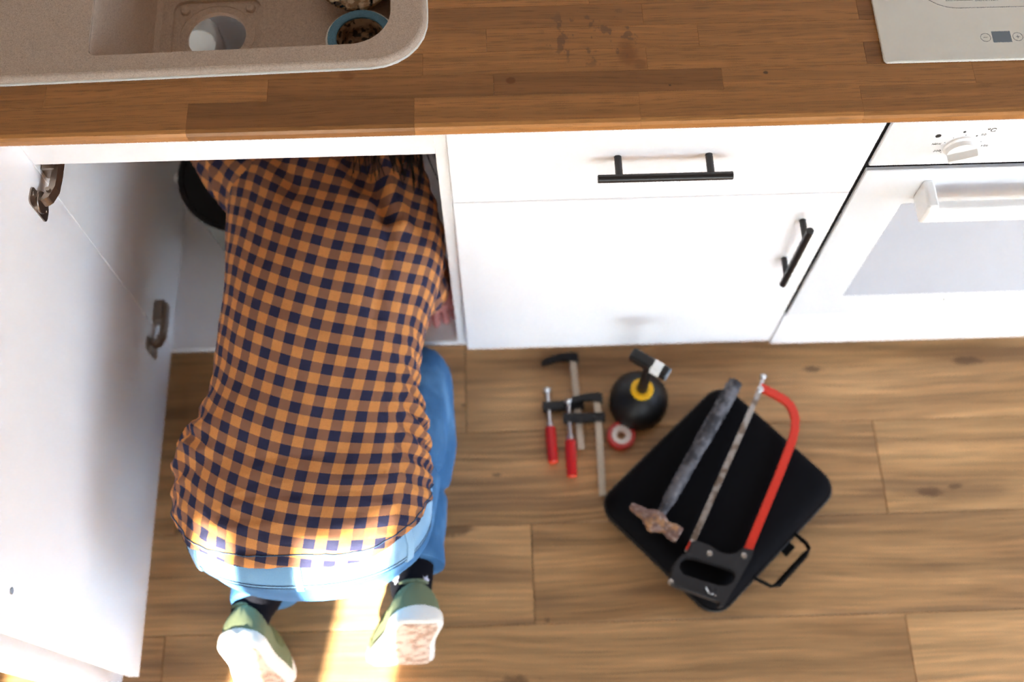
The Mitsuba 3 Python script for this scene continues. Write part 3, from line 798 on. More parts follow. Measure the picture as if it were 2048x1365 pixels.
# jeans
pel = ico.copy()
pel.vertices = pelvis_point(ico.vertices)
jm = to_man(pel)
jm = jm + chain([(HIP_R, 0.112), ((-0.128, -0.21, 0.172), 0.092), (KNEE_R, 0.068)]) + chain([(KNEE_R, 0.068), (CALF_R, 0.076), ((-0.102, -0.30, 0.100), 0.062), ((-0.104, -0.385, 0.114), 0.056)])
jm = jm + chain([(HIP_L, 0.112), ((-0.372, -0.22, 0.172), 0.090), (KNEE_L, 0.068)]) + chain([(KNEE_L, 0.068), (CALF_L, 0.072), ((-0.375, -0.32, 0.105), 0.060), ((-0.364, -0.440, 0.126), 0.054)])
jt = smoothed(jm, 0.010, 14)
q = jt.vertices
fold = (meshkit.fbm(np.column_stack([q[:, 0] * 26, q[:, 1] * 11, q[:, 2] * 20]), 3, 5) - 0.5) * 0.010
legm = np.clip((q[:, 1] + 0.50) / 0.1, 0, 1) * np.clip((0.36 - q[:, 2]) / 0.12, 0, 1)
crease = -0.012 * np.exp(-((q[:, 1] + 0.285 + 0.25 * (q[:, 0] + 0.05)) / 0.010) ** 2) * (q[:, 0] > -0.12) * np.clip((q[:, 0] + 0.12) / 0.05, 0, 1)
jt.vertices = q + jt.vertex_normals * ((fold * legm) + crease)[:, None]
jt.vertices[:, 2] = np.maximum(jt.vertices[:, 2], 0.004)
add('person__jeans', jt, 'denim_blue', smooth=True, label='blue denim jeans')

WN, WE = np.array([0, 0.555, 0.832]), np.array([0, -0.832, 0.555])
def waist_ring(d, t, off):
    """points of the hips' surface, grown by off, in the plane at d along the waist axis"""
    t = np.atleast_1d(t)
    o = PC + WN * (d - PC @ WN)
    dirs = np.cos(t)[:, None] * np.array([1.0, 0, 0]) + np.sin(t)[:, None] * WE
    lo, hi = np.zeros(len(t)), np.full(len(t), 0.5)
    for _ in range(40):
        mid = (lo + hi) / 2
        inside = ((np.abs((o + dirs * mid[:, None] - PC) / (PA + off)) ** PE).sum(1)) < 1
        lo, hi = np.where(inside, mid, lo), np.where(inside, hi, mid)
    return o + dirs * lo[:, None]
tt = np.linspace(0, 2 * np.pi, 120, endpoint=False)
WD = 0.074
prof = [(WD - 0.056, 0.0005), (WD - 0.0555, 0.0050), (WD - 0.050, 0.0062), (WD - 0.020, 0.0062), (WD, 0.0050), (WD + 0.016, 0.0036), (WD + 0.030, 0.0030), (WD + 0.030, 0.0010)]
add('person__jeans__waistband', skin([waist_ring(d_, tt, o_) for d_, o_ in prof], cap=False), 'denim_light', smooth=35, label='paler waistband')
def band_line(d_, t0, t1, off, r, n=60):
    return tube(np.vstack([waist_ring(d_, [t], off) for t in np.linspace(t0, t1, n)]), [r] * n, 6)
loops = []
for t0 in (1.545, 0.55, 2.55):
    w_ = 0.035
    rings = []
    for d_, o_ in [(WD - 0.058, 0.004), (WD - 0.056, 0.0092), (WD - 0.02, 0.0096), (WD + 0.012, 0.0086)]:
        a = waist_ring(d_, np.linspace(t0 - w_, t0 + w_, 6), o_)
        b = waist_ring(d_, np.linspace(t0 + w_, t0 - w_, 6), o_ - 0.003)
        rings.append(np.vstack([a, b]))
    add('person__jeans__belt_loop', skin(rings), 'denim_light', smooth=35)
add('person__jeans__stitching', cat(band_line(WD - 0.051, 0.0, math.pi, 0.0066, 0.0008), band_line(WD - 0.044, 0.0, math.pi, 0.0066, 0.0006)), 'thread_dark', smooth=True, label='dark stitching')
seam_r = [(-0.085, -0.05, 0.143), (-0.078, -0.10, 0.152), (-0.070, -0.15, 0.162), (-0.064, -0.20, 0.170)]
for name, ank, prev, r0 in (('R', (-0.104, -0.385, 0.114), (-0.102, -0.30, 0.100), 0.058), ('L', (-0.364, -0.440, 0.126), (-0.375, -0.32, 0.105), 0.056)):
    d_ = unit(np.array(ank) - np.array(prev))
    a = np.array(ank)
    add('person__jeans__cuff', tube([a - d_ * 0.004, a + d_ * 0.012, a + d_ * 0.040, a + d_ * 0.046, a + d_ * 0.045, a + d_ * 0.030], [r0 - 0.003, r0, r0 + 0.003, r0 + 0.002, r0 - 0.002, r0 - 0.006], 40), 'denim_blue', smooth=45)

# socks and shoes
def shoe(hl, bl, wv, sock_from, label, wide=1.0):
    """hl: middle of the heel's sole, bl: middle of the ball, wv: across the sole; the toes are bent on the floor"""
    hl, bl = np.array(hl), np.array(bl)
    ey = unit(bl - hl)
    ex = unit(np.array(wv) - ey * (np.array(wv) @ ey))
    ez = np.cross(ex, ey)                                     # from the sole up into the shoe
    if ez[1] < 0:
        ex, ez = -ex, -ez
    LB = np.linalg.norm(bl - hl)
    LT = LB + 0.082
    wid = PchipInterpolator(np.array([0, 0.004, 0.015, 0.04, 0.09, 0.15, 0.19, 0.22, 0.255, 0.275, 0.284]) * LT / 0.284, np.array([0.010, 0.023, 0.033, 0.039, 0.038, 0.047, 0.052, 0.051, 0.039, 0.021, 0.007]) * wide)
    def spine(s):
        """the sole's middle line: straight to the ball, then bent forward"""
        ss = np.linspace(0, s, 60)
        ang = np.clip((ss - (LB - 0.016)) / 0.040, 0, 1) * math.radians(104)
        dy, dz = np.cos(ang), np.sin(ang)
        return np.trapezoid(dy, ss), np.trapezoid(dz, ss), ang[-1]
    M = frame(hl, ex, ey, ez)
    def sec(s, pts):
        cy, cz, a = spine(s)
        ny, nz = -math.sin(a), math.cos(a)
        p = np.array([[x, cy + z * ny, cz + z * nz] for x, z in pts])
        return (M[:3, :3] @ p.T).T + M[:3, 3]
    ss = np.concatenate([np.linspace(0, 0.03, 8), np.linspace(0.04, LB - 0.02, 14), np.linspace(LB - 0.012, LB + 0.03, 10), np.linspace(LB + 0.036, LT, 9)])
    K = 28
    ang = np.linspace(0, 2 * np.pi, K, endpoint=False)
    sg = lambda v, e: np.sign(v) * np.abs(v) ** e
    sole, upper = [], []
    hgt = PchipInterpolator([0, 0.02, 0.07, 0.12, 0.16, LB, LB + 0.04, LT], [0.046, 0.056, 0.064, 0.068, 0.060, 0.050, 0.040, 0.012])
    for s in ss:
        w_ = float(wid(s))
        sole.append(sec(s, np.column_stack([(w_ + 0.0035) * sg(np.cos(ang), 0.55), 0.014 + 0.0145 * sg(np.sin(ang), 0.45)])))
        h_ = float(hgt(s))
        c = np.cos(ang)
        up_ = np.maximum(np.sin(ang), -0.25)
        lean = 1 - 0.30 * np.clip(up_, 0, 1) ** 1.5
        upper.append(sec(max(s, 0.001), np.column_stack([w_ * sg(c, 0.75) * lean, 0.024 + h_ * np.where(up_ > 0, sg(up_, 0.7), up_ * 0.25)])))
    dz_ = 0.0012 - np.vstack(sole)[:, 2].min()
    for lst in (sole, upper):
        for q_ in lst:
            q_[:, 2] += dz_
    M[2, 3] += dz_
    key = numbered('person__shoe')
    add(key, skin(upper), 'shoe_green', smooth=50, label=label)
    add(key + '__sole', skin(sole), 'sole_white', smooth=50, label='thick white rubber sole')
    tr = [sec(s, np.column_stack([(float(wid(s)) - 0.008) * sg(np.cos(ang), 0.6), -0.0006 + 0.0016 * sg(np.sin(ang), 0.5)])) for s in np.linspace(0.014, LB - 0.008, 22)]
    add(key + '__tread', skin(tr), 'sole_tread', smooth=40, label='worn pinkish tread')
    # ankle opening collar and elastic gore
    cc = [sec(0.012 + 0.075 * (0.5 - 0.5 * math.cos(t)), [(0.030 * math.sin(t) * (1.0 if 0 else 1), 0.079 + 0.012 * (0.5 - 0.5 * math.cos(t)))])[0] for t in np.linspace(0, 2 * math.pi, 40)]
    add(key + '__collar', tube(cc, [0.0045] * 40, 10, False), 'shoe_green', smooth=True)
    for sd in (-1, 1):
        def side(s, f):
            w_, h_ = float(wid(s)), float(hgt(s))
            a_ = math.asin(min(1, f))
            return (sd * (w_ * math.cos(a_) ** 0.75 * (1 - 0.30 * math.sin(a_) ** 1.5) + 0.0012), 0.024 + h_ * math.sin(a_) ** 0.7)
        rows_ = []
        for s, f0, f1 in ((0.086, 0.42, 0.72), (0.10, 0.22, 0.80), (0.118, 0.22, 0.80), (0.130, 0.40, 0.78)):
            o_ = [sec(s, [side(s, f)])[0] for f in np.linspace(f0, f1, 6)]
            i_ = [p - ex * sd * 0.003 for p in o_[::-1]]
            rows_.append(np.array(o_ + i_))
        add(key + '__gore', skin(rows_), 'shoe_gore', smooth=40, label='elastic side gore')
    # sock
    top = sec(0.050, [(0, 0.030)])[0]
    mid = sec(0.048, [(0, 0.085)])[0]
    sf = np.array(sock_from)
    path = [sf, sf * 0.55 + mid * 0.45, mid, mid * 0.5 + top * 0.5, top]
    skm = tube(path, [0.040, 0.039, 0.037, 0.033, 0.028], 28)
    sk_ = numbered('person__sock')
    add(sk_, skm, 'sock_black', smooth=50, label='black sock with small white stars')
    def star(at, tilt):
        P = [((0.0085 if k % 2 == 0 else 0.0036) * math.cos(math.pi / 2 + k * math.pi / 5 + tilt), (0.0085 if k % 2 == 0 else 0.0036) * math.sin(math.pi / 2 + k * math.pi / 5 + tilt)) for k in range(10)]
        loc, _, tri = skm.ray.intersects_location([[at[0], at[1], 0.6]], [[0, 0, -1.0]], multiple_hits=True)
        if len(loc) == 0:
            return
        j = loc[:, 2].argmax()
        n_ = skm.face_normals[tri[j]]
        n_ = n_ if n_[2] > 0 else -n_
        e1 = unit(np.cross([0, 1.0, 0], n_))
        add(sk_ + '__star', place(prism(Polygon(P), -0.0012, 0.0008), frame(loc[j], e1, np.cross(n_, e1), n_)), 'star_white')
    return star
st = shoe((-0.080, -0.538, 0.188), (-0.132, -0.592, 0.020), (0.116, 0.015, 0.0), (-0.104, -0.43, 0.122), 'sage green slip-on canvas shoe on the right foot', 1.12)
st((-0.128, -0.462), 0.4); st((-0.076, -0.462), -0.3)
st = shoe((-0.394, -0.566, 0.186), (-0.374, -0.622, 0.018), (0.126, -0.004, 0.0), (-0.362, -0.462, 0.130), 'sage green slip-on canvas shoe on the left foot')
st((-0.392, -0.500), 0.3); st((-0.333, -0.505), 0.1)

# shirt: lofted trunk, two sleeves, collar
tab = np.array([
    # y,     centre,  half w, zc,    top,   bottom
    (-0.505, -0.2580, 0.118, 0.300, 0.394, 0.22),
    (-0.480, -0.2580, 0.163, 0.305, 0.430, 0.21),
    (-0.450, -0.2585, 0.188, 0.315, 0.452, 0.20),
    (-0.410, -0.2590, 0.203, 0.325, 0.467, 0.19),
    (-0.360, -0.2590, 0.208, 0.335, 0.478, 0.19),
    (-0.330, -0.2600, 0.207, 0.340, 0.483, 0.20),
    (-0.285, -0.2570, 0.202, 0.352, 0.498, 0.22),
    (-0.245, -0.2440, 0.186, 0.362, 0.511, 0.24),
    (-0.205, -0.2380, 0.172, 0.375, 0.523, 0.26),
    (-0.165, -0.2360, 0.167, 0.385, 0.534, 0.27),
    (-0.125, -0.2325, 0.167, 0.395, 0.542, 0.28),
    (-0.083, -0.2250, 0.170, 0.405, 0.549, 0.29),
    (-0.042, -0.2165, 0.175, 0.412, 0.554, 0.30),
    (0.005, -0.2095, 0.180, 0.418, 0.556, 0.31),
    (0.050, -0.2085, 0.1825, 0.420, 0.555, 0.32),
    (0.100, -0.2115, 0.180, 0.424, 0.551, 0.33),
    (0.150, -0.2190, 0.174, 0.428, 0.545, 0.35),
    (0.185, -0.2150, 0.160, 0.435, 0.538, 0.37),
    (0.215, -0.1950, 0.135, 0.445, 0.532, 0.39),
    (0.240, -0.1600, 0.098, 0.452, 0.526, 0.40),
    (0.262, -0.1380, 0.074, 0.455, 0.520, 0.40)])
TI = [PchipInterpolator(tab[:, 0], tab[:, k]) for k in range(1, 6)]
NT, NY = 220, 200
th = np.pi / 2 + np.linspace(-np.pi, np.pi, NT)              # starts and ends under the belly
def trunk(y, t):
    c, w_, zc, zt, zb_ = (f(y) for f in TI)
    s_, c_ = np.sin(t), np.cos(t)
    x = c + w_ * np.sign(c_) * np.abs(c_) ** 0.86
    z = zc + np.where(s_ > 0, (zt - zc) * np.abs(s_) ** 0.80, (zb_ - zc) * np.abs(s_) ** 0.9)
    return np.stack([x, y + 0 * t, z], -1)
# each line of the loft starts on the hem's plane
yy = np.linspace(-0.5049, 0.262, 900)
Y0 = np.zeros(NT)
for j, t in enumerate(th):
    P_ = trunk(yy, np.full_like(yy, t))
    dist = P_ @ WN - (WD + 0.000 + 0.017 * abs(math.cos(t)) ** 2.2 + 0.003 * math.sin(5 * t))
    ok = np.where(dist > 0)[0]
    Y0[j] = yy[ok[0]] if len(ok) else 0.2
ends = np.linspace(0, 1, NY)
V = np.zeros((NY, NT, 3))
for j, t in enumerate(th):
    y_ = Y0[j] + (0.262 - Y0[j]) * ends
    V[:, j] = trunk(y_, np.full(NY, t))
# arc length from the back's middle line, and along it
G = V.copy()
jm_ = NT // 2
arc = np.zeros((NY, NT))
seg = np.linalg.norm(np.diff(G, axis=1), axis=2)
arc[:, jm_ + 1:] = np.cumsum(seg[:, jm_:], 1)
arc[:, :jm_] = -np.cumsum(seg[:, :jm_][:, ::-1], 1)[:, ::-1]
arc = -arc                                                   # + towards +x: th grows from the right side over the back to the left
xm = TI[0](G[:, :, 1])
ux = arc + xm + 0.23
topy = np.linspace(-0.5, 0.262, 400)
tops = np.concatenate([[0], np.cumsum(np.hypot(np.diff(topy), np.diff(TI[3](topy))))])
vy = np.interp(G[:, :, 1], topy, tops)
TA = math.radians(10.5)
UU, VV = ux * math.cos(TA) - vy * math.sin(TA), ux * math.sin(TA) + vy * math.cos(TA)
# the cloth's own drape: checks slightly smaller across, rows sagging towards the flanks
du = UU + 0.0503
sag = np.where(np.abs(du) < 0.17, du ** 2, 0.17 ** 2 + 0.34 * (np.abs(du) - 0.17) * 0.6)
UU, VV = (29.42 * UU - 1.714 * VV + 5.283 + 0.26) * P_CHECK, (1.429 * UU + 30.174 * VV - 11.714 - 43.36 * sag + 0.26) * P_CHECK
# folds
N_ = np.cross(np.gradient(V, axis=1), np.gradient(V, axis=0))
N_ /= np.linalg.norm(N_, axis=2, keepdims=True) + 1e-12
if (N_[NY // 2, jm_] @ np.array([0, 0, 1])) < 0:
    N_ = -N_
q = V.reshape(-1, 3)
disp = (meshkit.fbm(q * [16, 10, 10], 3, 2) - 0.5) * 0.010
low = np.clip((-0.25 - q[:, 1]) / 0.18, 0, 1)
cr = meshkit.fbm(np.column_stack([q[:, 0] * 9, q[:, 1] * 60, q[:, 2] * 20]), 3, 8) - 0.5
disp += low * cr * 0.016
disp += (meshkit.fbm(q * [38, 22, 30], 3, 12) - 0.5) * 0.0045
side = np.clip((q[:, 0] + 0.135) / 0.07, 0, 1) * np.exp(-((q[:, 1] + 0.27) / 0.11) ** 2)
dg = (q[:, 0] + 0.06) * 0.75 + (q[:, 1] + 0.30)
disp += side * 0.006 * np.sin(dg * 190 + 6 * meshkit.fbm(q * 14, 2, 3))
sidel = np.clip((-0.37 - q[:, 0]) / 0.07, 0, 1) * np.exp(-((q[:, 1] + 0.29) / 0.09) ** 2)
disp += sidel * 0.007 * np.sin(q[:, 1] * 150 + 9 * meshkit.fbm(q * 18, 2, 4))
# the fold beside the right shoulder blade and the drape of the shoulder
for (ax_, ay_), (bx_, by_), wd, amp in [((-0.150, 0.175), (-0.108, 0.045), 0.014, -0.012), ((-0.185, 0.19), (-0.150, 0.10), 0.016, -0.009), ((-0.128, 0.165), (-0.088, 0.035), 0.016, 0.008), ((-0.105, 0.02), (-0.125, -0.12), 0.010, -0.004), ((-0.30, 0.19), (-0.26, 0.10), 0.018, -0.006)]:
    d_ = np.array([bx_ - ax_, by_ - ay_]); L_ = np.linalg.norm(d_); d_ /= L_
    rel = q[:, :2] - [ax_, ay_]
    al = np.clip(rel @ d_, 0, L_)
    dist = np.linalg.norm(rel - al[:, None] * d_, axis=1)
    disp += 1.7 * amp * np.exp(-(dist / wd) ** 2) * (q[:, 2] > 0.42)
disp = np.where(q[:, 1] < -0.33, np.maximum(disp, -0.003), disp)
V2 = V + N_ * disp.reshape(NY, NT)[:, :, None]
def grid_faces(n, k):
    i, j = np.meshgrid(np.arange(n - 1), np.arange(k - 1), indexing='ij')
    a = (i * k + j).ravel()
    return np.vstack([np.column_stack([a, a + 1, a + k + 1]), np.column_stack([a, a + k + 1, a + k])])
inner_edge = V2[0] - N_[0] * 0.004
inner_far = trunk(np.clip(Y0 + 0.03, -0.49, 0.26), th) - N_[0] * 0.006
V3 = np.concatenate([inner_far[None], inner_edge[None], V2])
U3 = np.concatenate([UU[:1], UU[:1], UU]); W3 = np.concatenate([VV[:1] - 0.03, VV[:1], VV])
fc = grid_faces(NY + 2, NT)
shirt = trimesh.Trimesh(V3.reshape(-1, 3), fc, process=False)
if shirt.face_normals[(NY // 2) * (NT - 1) + jm_][2] < 0:
    shirt = trimesh.Trimesh(V3.reshape(-1, 3), fc[:, ::-1], process=False)
add('person__shirt', shirt, 'gingham_cotton', smooth=True, uv=np.column_stack([U3.ravel(), W3.ravel()]), label='orange and navy checked shirt')

# loose strands of hair lying on the collar and the shoulders
strands = []
r2 = np.random.default_rng(7)
def on_back(x, y):
    c, w_, zc, zt = (float(f(min(max(y, -0.49), 0.26))) for f in TI[:4])
    k = min(abs((x - c) / w_), 0.98) ** (1 / 0.86)
    return zc + (zt - zc) * (1 - k * k) ** 0.40
for i in range(90):
    x0 = -0.118 + r2.normal(0, 0.034)
    L = r2.uniform(0.10, 0.20)
    ph, cur = r2.uniform(0, 6.28), r2.uniform(-0.03, 0.03)
    t = np.linspace(0, 1, 12)
    yy_ = 0.300 - L * t
    xx = x0 + 0.008 * np.sin(3 * t + ph) + cur * t + 0.015 * t
    zz = np.array([on_back(x_, y_) for x_, y_ in zip(xx, yy_)]) + 0.005 + 0.012 * (1 - t) + 0.003 * np.sin(5 * t + ph)
    strands.append(tube(np.column_stack([xx, yy_, zz]), np.linspace(0.0030, 0.0006, 12), 5))
add('person__hair', cat(hm, *strands), 'hair_dark', smooth=True, label='long dark hair falling on the collar')

def sleeve(path, radii, uoff, voff, seed, turn=0.0, n=70, k=60, fold_amp=0.0028):
    p = np.array(path, float)
    t_ = np.linspace(0, 1, len(p))
    f_ = PchipInterpolator(t_, p)
    r_ = PchipInterpolator(t_, radii)
    tt_ = np.linspace(0, 1, n)
    c_ = f_(tt_)
    tg = np.gradient(c_, axis=0); tg /= np.linalg.norm(tg, axis=1, keepdims=True)
    s_ = np.concatenate([[0], np.cumsum(np.linalg.norm(np.diff(c_, axis=0), axis=1))])
    a_ = np.array([0, 0, 1.0])
    an = np.linspace(-np.pi, np.pi, k)
    VV_, UV_ = [], []
    for i in range(n):
        a_ = a_ - tg[i] * (a_ @ tg[i]); a_ /= np.linalg.norm(a_)
        b_ = np.cross(tg[i], a_)
        rr = r_(tt_[i])
        dirs = np.cos(an)[:, None] * a_ + np.sin(an)[:, None] * b_
        pos = c_[i] + dirs * rr
        fo = np.sin(s_[i] * 120 + 2.5 * np.sin(an * 2 + seed) + 11 * meshkit.fbm(pos * 12, 2, seed)) * fold_amp * np.clip(tt_[i] * 4, 0, 1)
        fo += (meshkit.fbm(pos * 22, 2, seed + 3) - 0.5) * 0.008
        VV_.append(pos + dirs * fo[:, None])
        UV_.append(np.column_stack([uoff + an * rr.mean() + turn * s_[i], voff + s_[i] + 0 * an]))
    v_ = np.array(VV_); m_ = trimesh.Trimesh(v_.reshape(-1, 3), grid_faces(n, k), process=False)
    mid_ = m_.face_normals @ np.array([0, 0, 1])
    ctr = np.repeat(c_[:-1], k - 1, 0)
    fcs = np.asarray(m_.faces)[: (n - 1) * (k - 1)]
    if ((m_.triangles_center[: len(fcs)] - ctr) * m_.face_normals[: len(fcs)]).sum(1).mean() < 0:
        m_ = trimesh.Trimesh(m_.vertices, np.asarray(m_.faces)[:, ::-1], process=False)
    add('person__shirt__sleeve', m_, 'gingham_cotton', smooth=True, uv=np.vstack(UV_))
sleeve([(-0.130, 0.185, 0.448), (-0.106, 0.125, 0.425), (-0.088, 0.075, 0.380), (-0.082, 0.030, 0.310), (-0.072, 0.080, 0.235), (-0.060, 0.128, 0.180)], [0.066, 0.068, 0.062, 0.055, 0.046, 0.038], 0.0, 0.010, 2)
sleeve([(-0.318, 0.145, 0.448), (-0.360, 0.185, 0.442), (-0.412, 0.255, 0.422), (-0.442, 0.332, 0.388), (-0.390, 0.395, 0.415)], [0.072, 0.068, 0.060, 0.052, 0.040], 0.01, 0.0, 5, fold_amp=0.003)
sv = [(-0.383, 0.108, 0.470), (-0.376, 0.125, 0.497), (-0.362, 0.150, 0.514), (-0.348, 0.180, 0.520), (-0.338, 0.205, 0.516)]
add('person__shirt__hem_stitch', tube(V2[4] + N_[4] * 0.0006, [0.0011] * NT, 6, False), 'thread_dark', smooth=True, label='dark hem line')
ca = np.linspace(0, 2 * np.pi, 40)
cp = [(-0.132 + 0.064 * math.cos(t), 0.245 + 0.012 * math.sin(t), 0.462 + 0.056 * math.sin(t)) for t in ca]
add('person__shirt__collar', tube(cp, [0.011] * 40, 10, False), 'gingham_cotton', smooth=True, uv=np.column_stack([np.repeat(np.linspace(0, 0.4, 40), 10), np.tile(np.linspace(0, 0.06, 10), 40)]))
tag('person', 'person in an orange and navy checked shirt and jeans kneeling head first in the cabinet', 'person')

# ------------------------------------------------------------------ tools on the floor
def clamp(ox, oy, rot, slide, label, lift=0.0):
    c, s = math.cos(rot), math.sin(rot)
    t_ = math.atan2(lift, 0.19)
    ey_ = np.array([-s * math.cos(t_), c * math.cos(t_), math.sin(t_)])
    M = frame([ox, oy, 0.0005 + lift], [c, s, 0], ey_, np.cross([c, s, 0], ey_))
    key = numbered('bar_clamp')
    A = lambda n_, m_, b_, **k_: add(f'{key}__{n_}', place(m_, M), b_, **k_)
    A('bar', cbox(-0.0068, 0.0068, -0.196, -0.004, 0.0055, 0.0125, 0.0010), 'bar_pale', label='flat pale metal bar')
    jaw = Polygon([(0.010, -0.012), (0.010, 0.005), (0.003, 0.0075), (-0.022, 0.0065), (-0.045, 0.001), (-0.062, -0.0065), (-0.064, -0.012), (-0.050, -0.0105), (-0.030, -0.0055), (-0.010, -0.0065)])
    A('fixed_jaw', bevel_prism(jaw.buffer(0.001), 0.0, 0.018, 0.0025), 'cast_black', smooth=35, label='black curved jaw')
    A('sliding_jaw', bevel_prism(sbox(-0.068, slide - 0.0075, 0.012, slide + 0.0075).buffer(0.0012), 0.0, 0.018, 0.0022), 'cast_black', smooth=35, label='black sliding jaw')
    sx = -0.0575
    A('spindle', cat(cyl([sx, slide + 0.036, 0.0115], [sx, slide - 0.042, 0.0115], 0.0043, 14), cyl([sx, slide - 0.034, 0.0115], [sx, slide - 0.0445, 0.0115], 0.0066, 16, 0.001)), 'chrome', smooth=40)
    A('pad', cyl([sx, slide + 0.030, 0.0115], [sx, slide + 0.038, 0.0115], 0.0088, 20, 0.0012), 'chrome', smooth=40)
    A('handle', lathe([(0, 0), (0.0085, 0), (0.0106, 0.004), (0.0110, 0.03), (0.0104, 0.066), (0, 0.067)], 10), 'red_wood')
    hk = f'{key}__handle'
    hm_ = lathe([(0, 0), (0.0085, 0), (0.0104, 0.003), (0.0108, 0.03), (0.0102, 0.070), (0, 0.0705)], 10)
    hm_ = place(hm_, frame([sx, slide - 0.0435, 0.0115], [1, 0, 0], [0, 0, -1], [0, -1, 0]))
    scene[hk] = mikit.ply(place(hm_, M), 'red_wood', smooth=25)
    labels[hk] = {'label': 'red wooden handle'}
    A('end_cap', cyl([sx, slide - 0.1138, 0.0115], [sx, slide - 0.1175, 0.0115], 0.0100, 20, 0.0018), 'red_orange', smooth=40)
    tag(key, label, 'clamp', 'bar clamps on the floor')
clamp(0.2125, 0.0085, math.radians(2.0), -0.104, 'bar clamp with a red handle, the left one with its jaw against the cabinet')
clamp(0.2550, -0.0865, math.radians(0.2), -0.041, 'bar clamp with a red handle, the right one beside the red tape roll', 0.0195)

PX, PY = 0.3375, -0.096
add('plunger__cup', lathe([(0.046, 0.0), (0.0545, 0.001), (0.0575, 0.010), (0.0585, 0.028), (0.0560, 0.046), (0.0485, 0.062), (0.0370, 0.076), (0.0250, 0.085), (0.0185, 0.089), (0.0, 0.090)], 56, (PX, PY, 0.0005)), 'rubber_black', smooth=50, label='black rubber cup')
add('plunger__ring', lathe([(0.0, 0.0), (0.0215, 0.0), (0.0222, 0.002), (0.0222, 0.006), (0.0205, 0.0085), (0.0, 0.0088)], 40, (PX, PY, 0.0865)), 'yellow_ring', smooth=35, label='yellow ring')
add('plunger__stem', lathe([(0.0, 0.0), (0.0115, 0.0), (0.0100, 0.020), (0.0090, 0.118), (0.0, 0.1185)], 24, (PX, PY, 0.0950)), 'rubber_black', smooth=40)
tb = unit([0.82, -0.57, 0])
TM = frame([PX + 0.0005, PY - 0.001, 0.222], tb, [-tb[1], tb[0], 0], [0, 0, 1])
add('plunger__grip', place(rbox(-0.001, 0, 0, 0.078, 0.0235, 0.0225, 0.006), TM), 'rubber_black', smooth=40, label='black cross grip')
add('plunger__label', place(rbox(0.0145, 0, 0, 0.0265, 0.0242, 0.0232, 0.006), TM), 'label_white', smooth=40, label='white label around the grip')
add('plunger__end_cap', place(rbox(0.0368, 0, 0, 0.0045, 0.0205, 0.0195, 0.002), TM), 'display_grey', smooth=40, label='bluish end cap')
tag('plunger', 'short black rubber drain plunger with a yellow ring, standing on the floor', 'plunger')

TC = (0.3000, -0.1625, 0.0004)
fl = lathe([(0.0105, 0), (0.0272, 0), (0.0280, 0.0010), (0.0280, 0.0150), (0.0268, 0.0165), (0.0200, 0.0165), (0.0200, 0.0140), (0.0105, 0.0140)], 48, TC)
fl = trimesh.Trimesh(np.asarray(fl.vertices[:-2]), np.vstack([fl.faces[:-96]]), process=False)
add('tape_roll__casing', fl, 'tape_red', smooth=40, label='red plastic casing')
add('tape_roll__tape', to_tri(to_man(lathe([(0, 0.0142), (0.0198, 0.0142), (0.0198, 0.0172), (0, 0.0172)], 40, TC)) - m3.Manifold.cylinder(0.06, 0.0108, 0.0108, 40).translate([TC[0], TC[1], -0.02])), 'tape_white', smooth=35, label='white thread tape')
add('tape_roll__core', to_tri(m3.Manifold.cylinder(0.0165, 0.0107, 0.0107, 40).translate(list(TC)) - m3.Manifold.cylinder(0.06, 0.0095, 0.0095, 40).translate([TC[0], TC[1], -0.02])), 'tape_white', smooth=35)
tag('tape_roll', 'small roll of white thread seal tape in a red casing, on the floor', 'tape')

# black soft case with its handle
CA = math.radians(42.6)
e1, e2 = np.array([math.cos(CA), math.sin(CA), 0]), np.array([-math.sin(CA), math.cos(CA), 0])
CM = frame([0.4725, -0.2995, 0.0006], e1, e2, [0, 0, 1])
CW, CD, CH = 0.350, 0.296, 0.084
def case_loop(ins, z):
    return np.column_stack([loop(rrect(-CW / 2 + ins, CW / 2 - ins, -CD / 2 + ins, CD / 2 - ins, max(0.036 - ins * 0.4, 0.012), 8), 120), np.full(120, z)])
def lift(rings, amp):
    return rings
crings = [case_loop(0.012, 0.0), case_loop(0.004, 0.003), case_loop(0.0, 0.012), case_loop(0.0, 0.040), case_loop(0.0012, 0.050), case_loop(0.004, 0.062), case_loop(0.010, 0.073), case_loop(0.020, 0.080), case_loop(0.034, 0.083), case_loop(0.060, 0.0845), case_loop(0.10, 0.0855)]
add('tool_case__shell', place(skin(crings), CM), 'case_fabric', smooth=50)
zp = [np.array(p) for p in case_loop(-0.0015, 0.041)]
zp.append(zp[0])
add('tool_case__zip', place(tube(zp, [0.0032] * 121, 8, False), CM), 'case_side', smooth=True, label='zip running around the case')
hp_ = [(-0.072, -CD / 2 + 0.004, 0.045), (-0.066, -CD / 2 - 0.014, 0.044), (-0.058, -CD / 2 - 0.034, 0.041), (-0.046, -CD / 2 - 0.040, 0.040), (0.030, -CD / 2 - 0.040, 0.040), (0.046, -CD / 2 - 0.038, 0.040), (0.049, -CD / 2 - 0.026, 0.042), (0.047, -CD / 2 + 0.004, 0.045)]
add('tool_case__handle', place(tube(hp_, [0.010, 0.010, 0.009, 0.011, 0.011, 0.010, 0.009, 0.010], 12, True, squash=None, ref=[0, 0, 1]).copy(), CM), 'webbing', smooth=40, label='black webbing handle')
hs = tube(hp_, [0.0085, 0.0085, 0.009, 0.012, 0.012, 0.009, 0.0085, 0.0085], 12, True, squash=1.0, ref=[0, 0, 1])
sq = []
P8 = np.array(hp_)
tg = np.gradient(P8, axis=0); tg /= np.linalg.norm(tg, axis=1, keepdims=True)
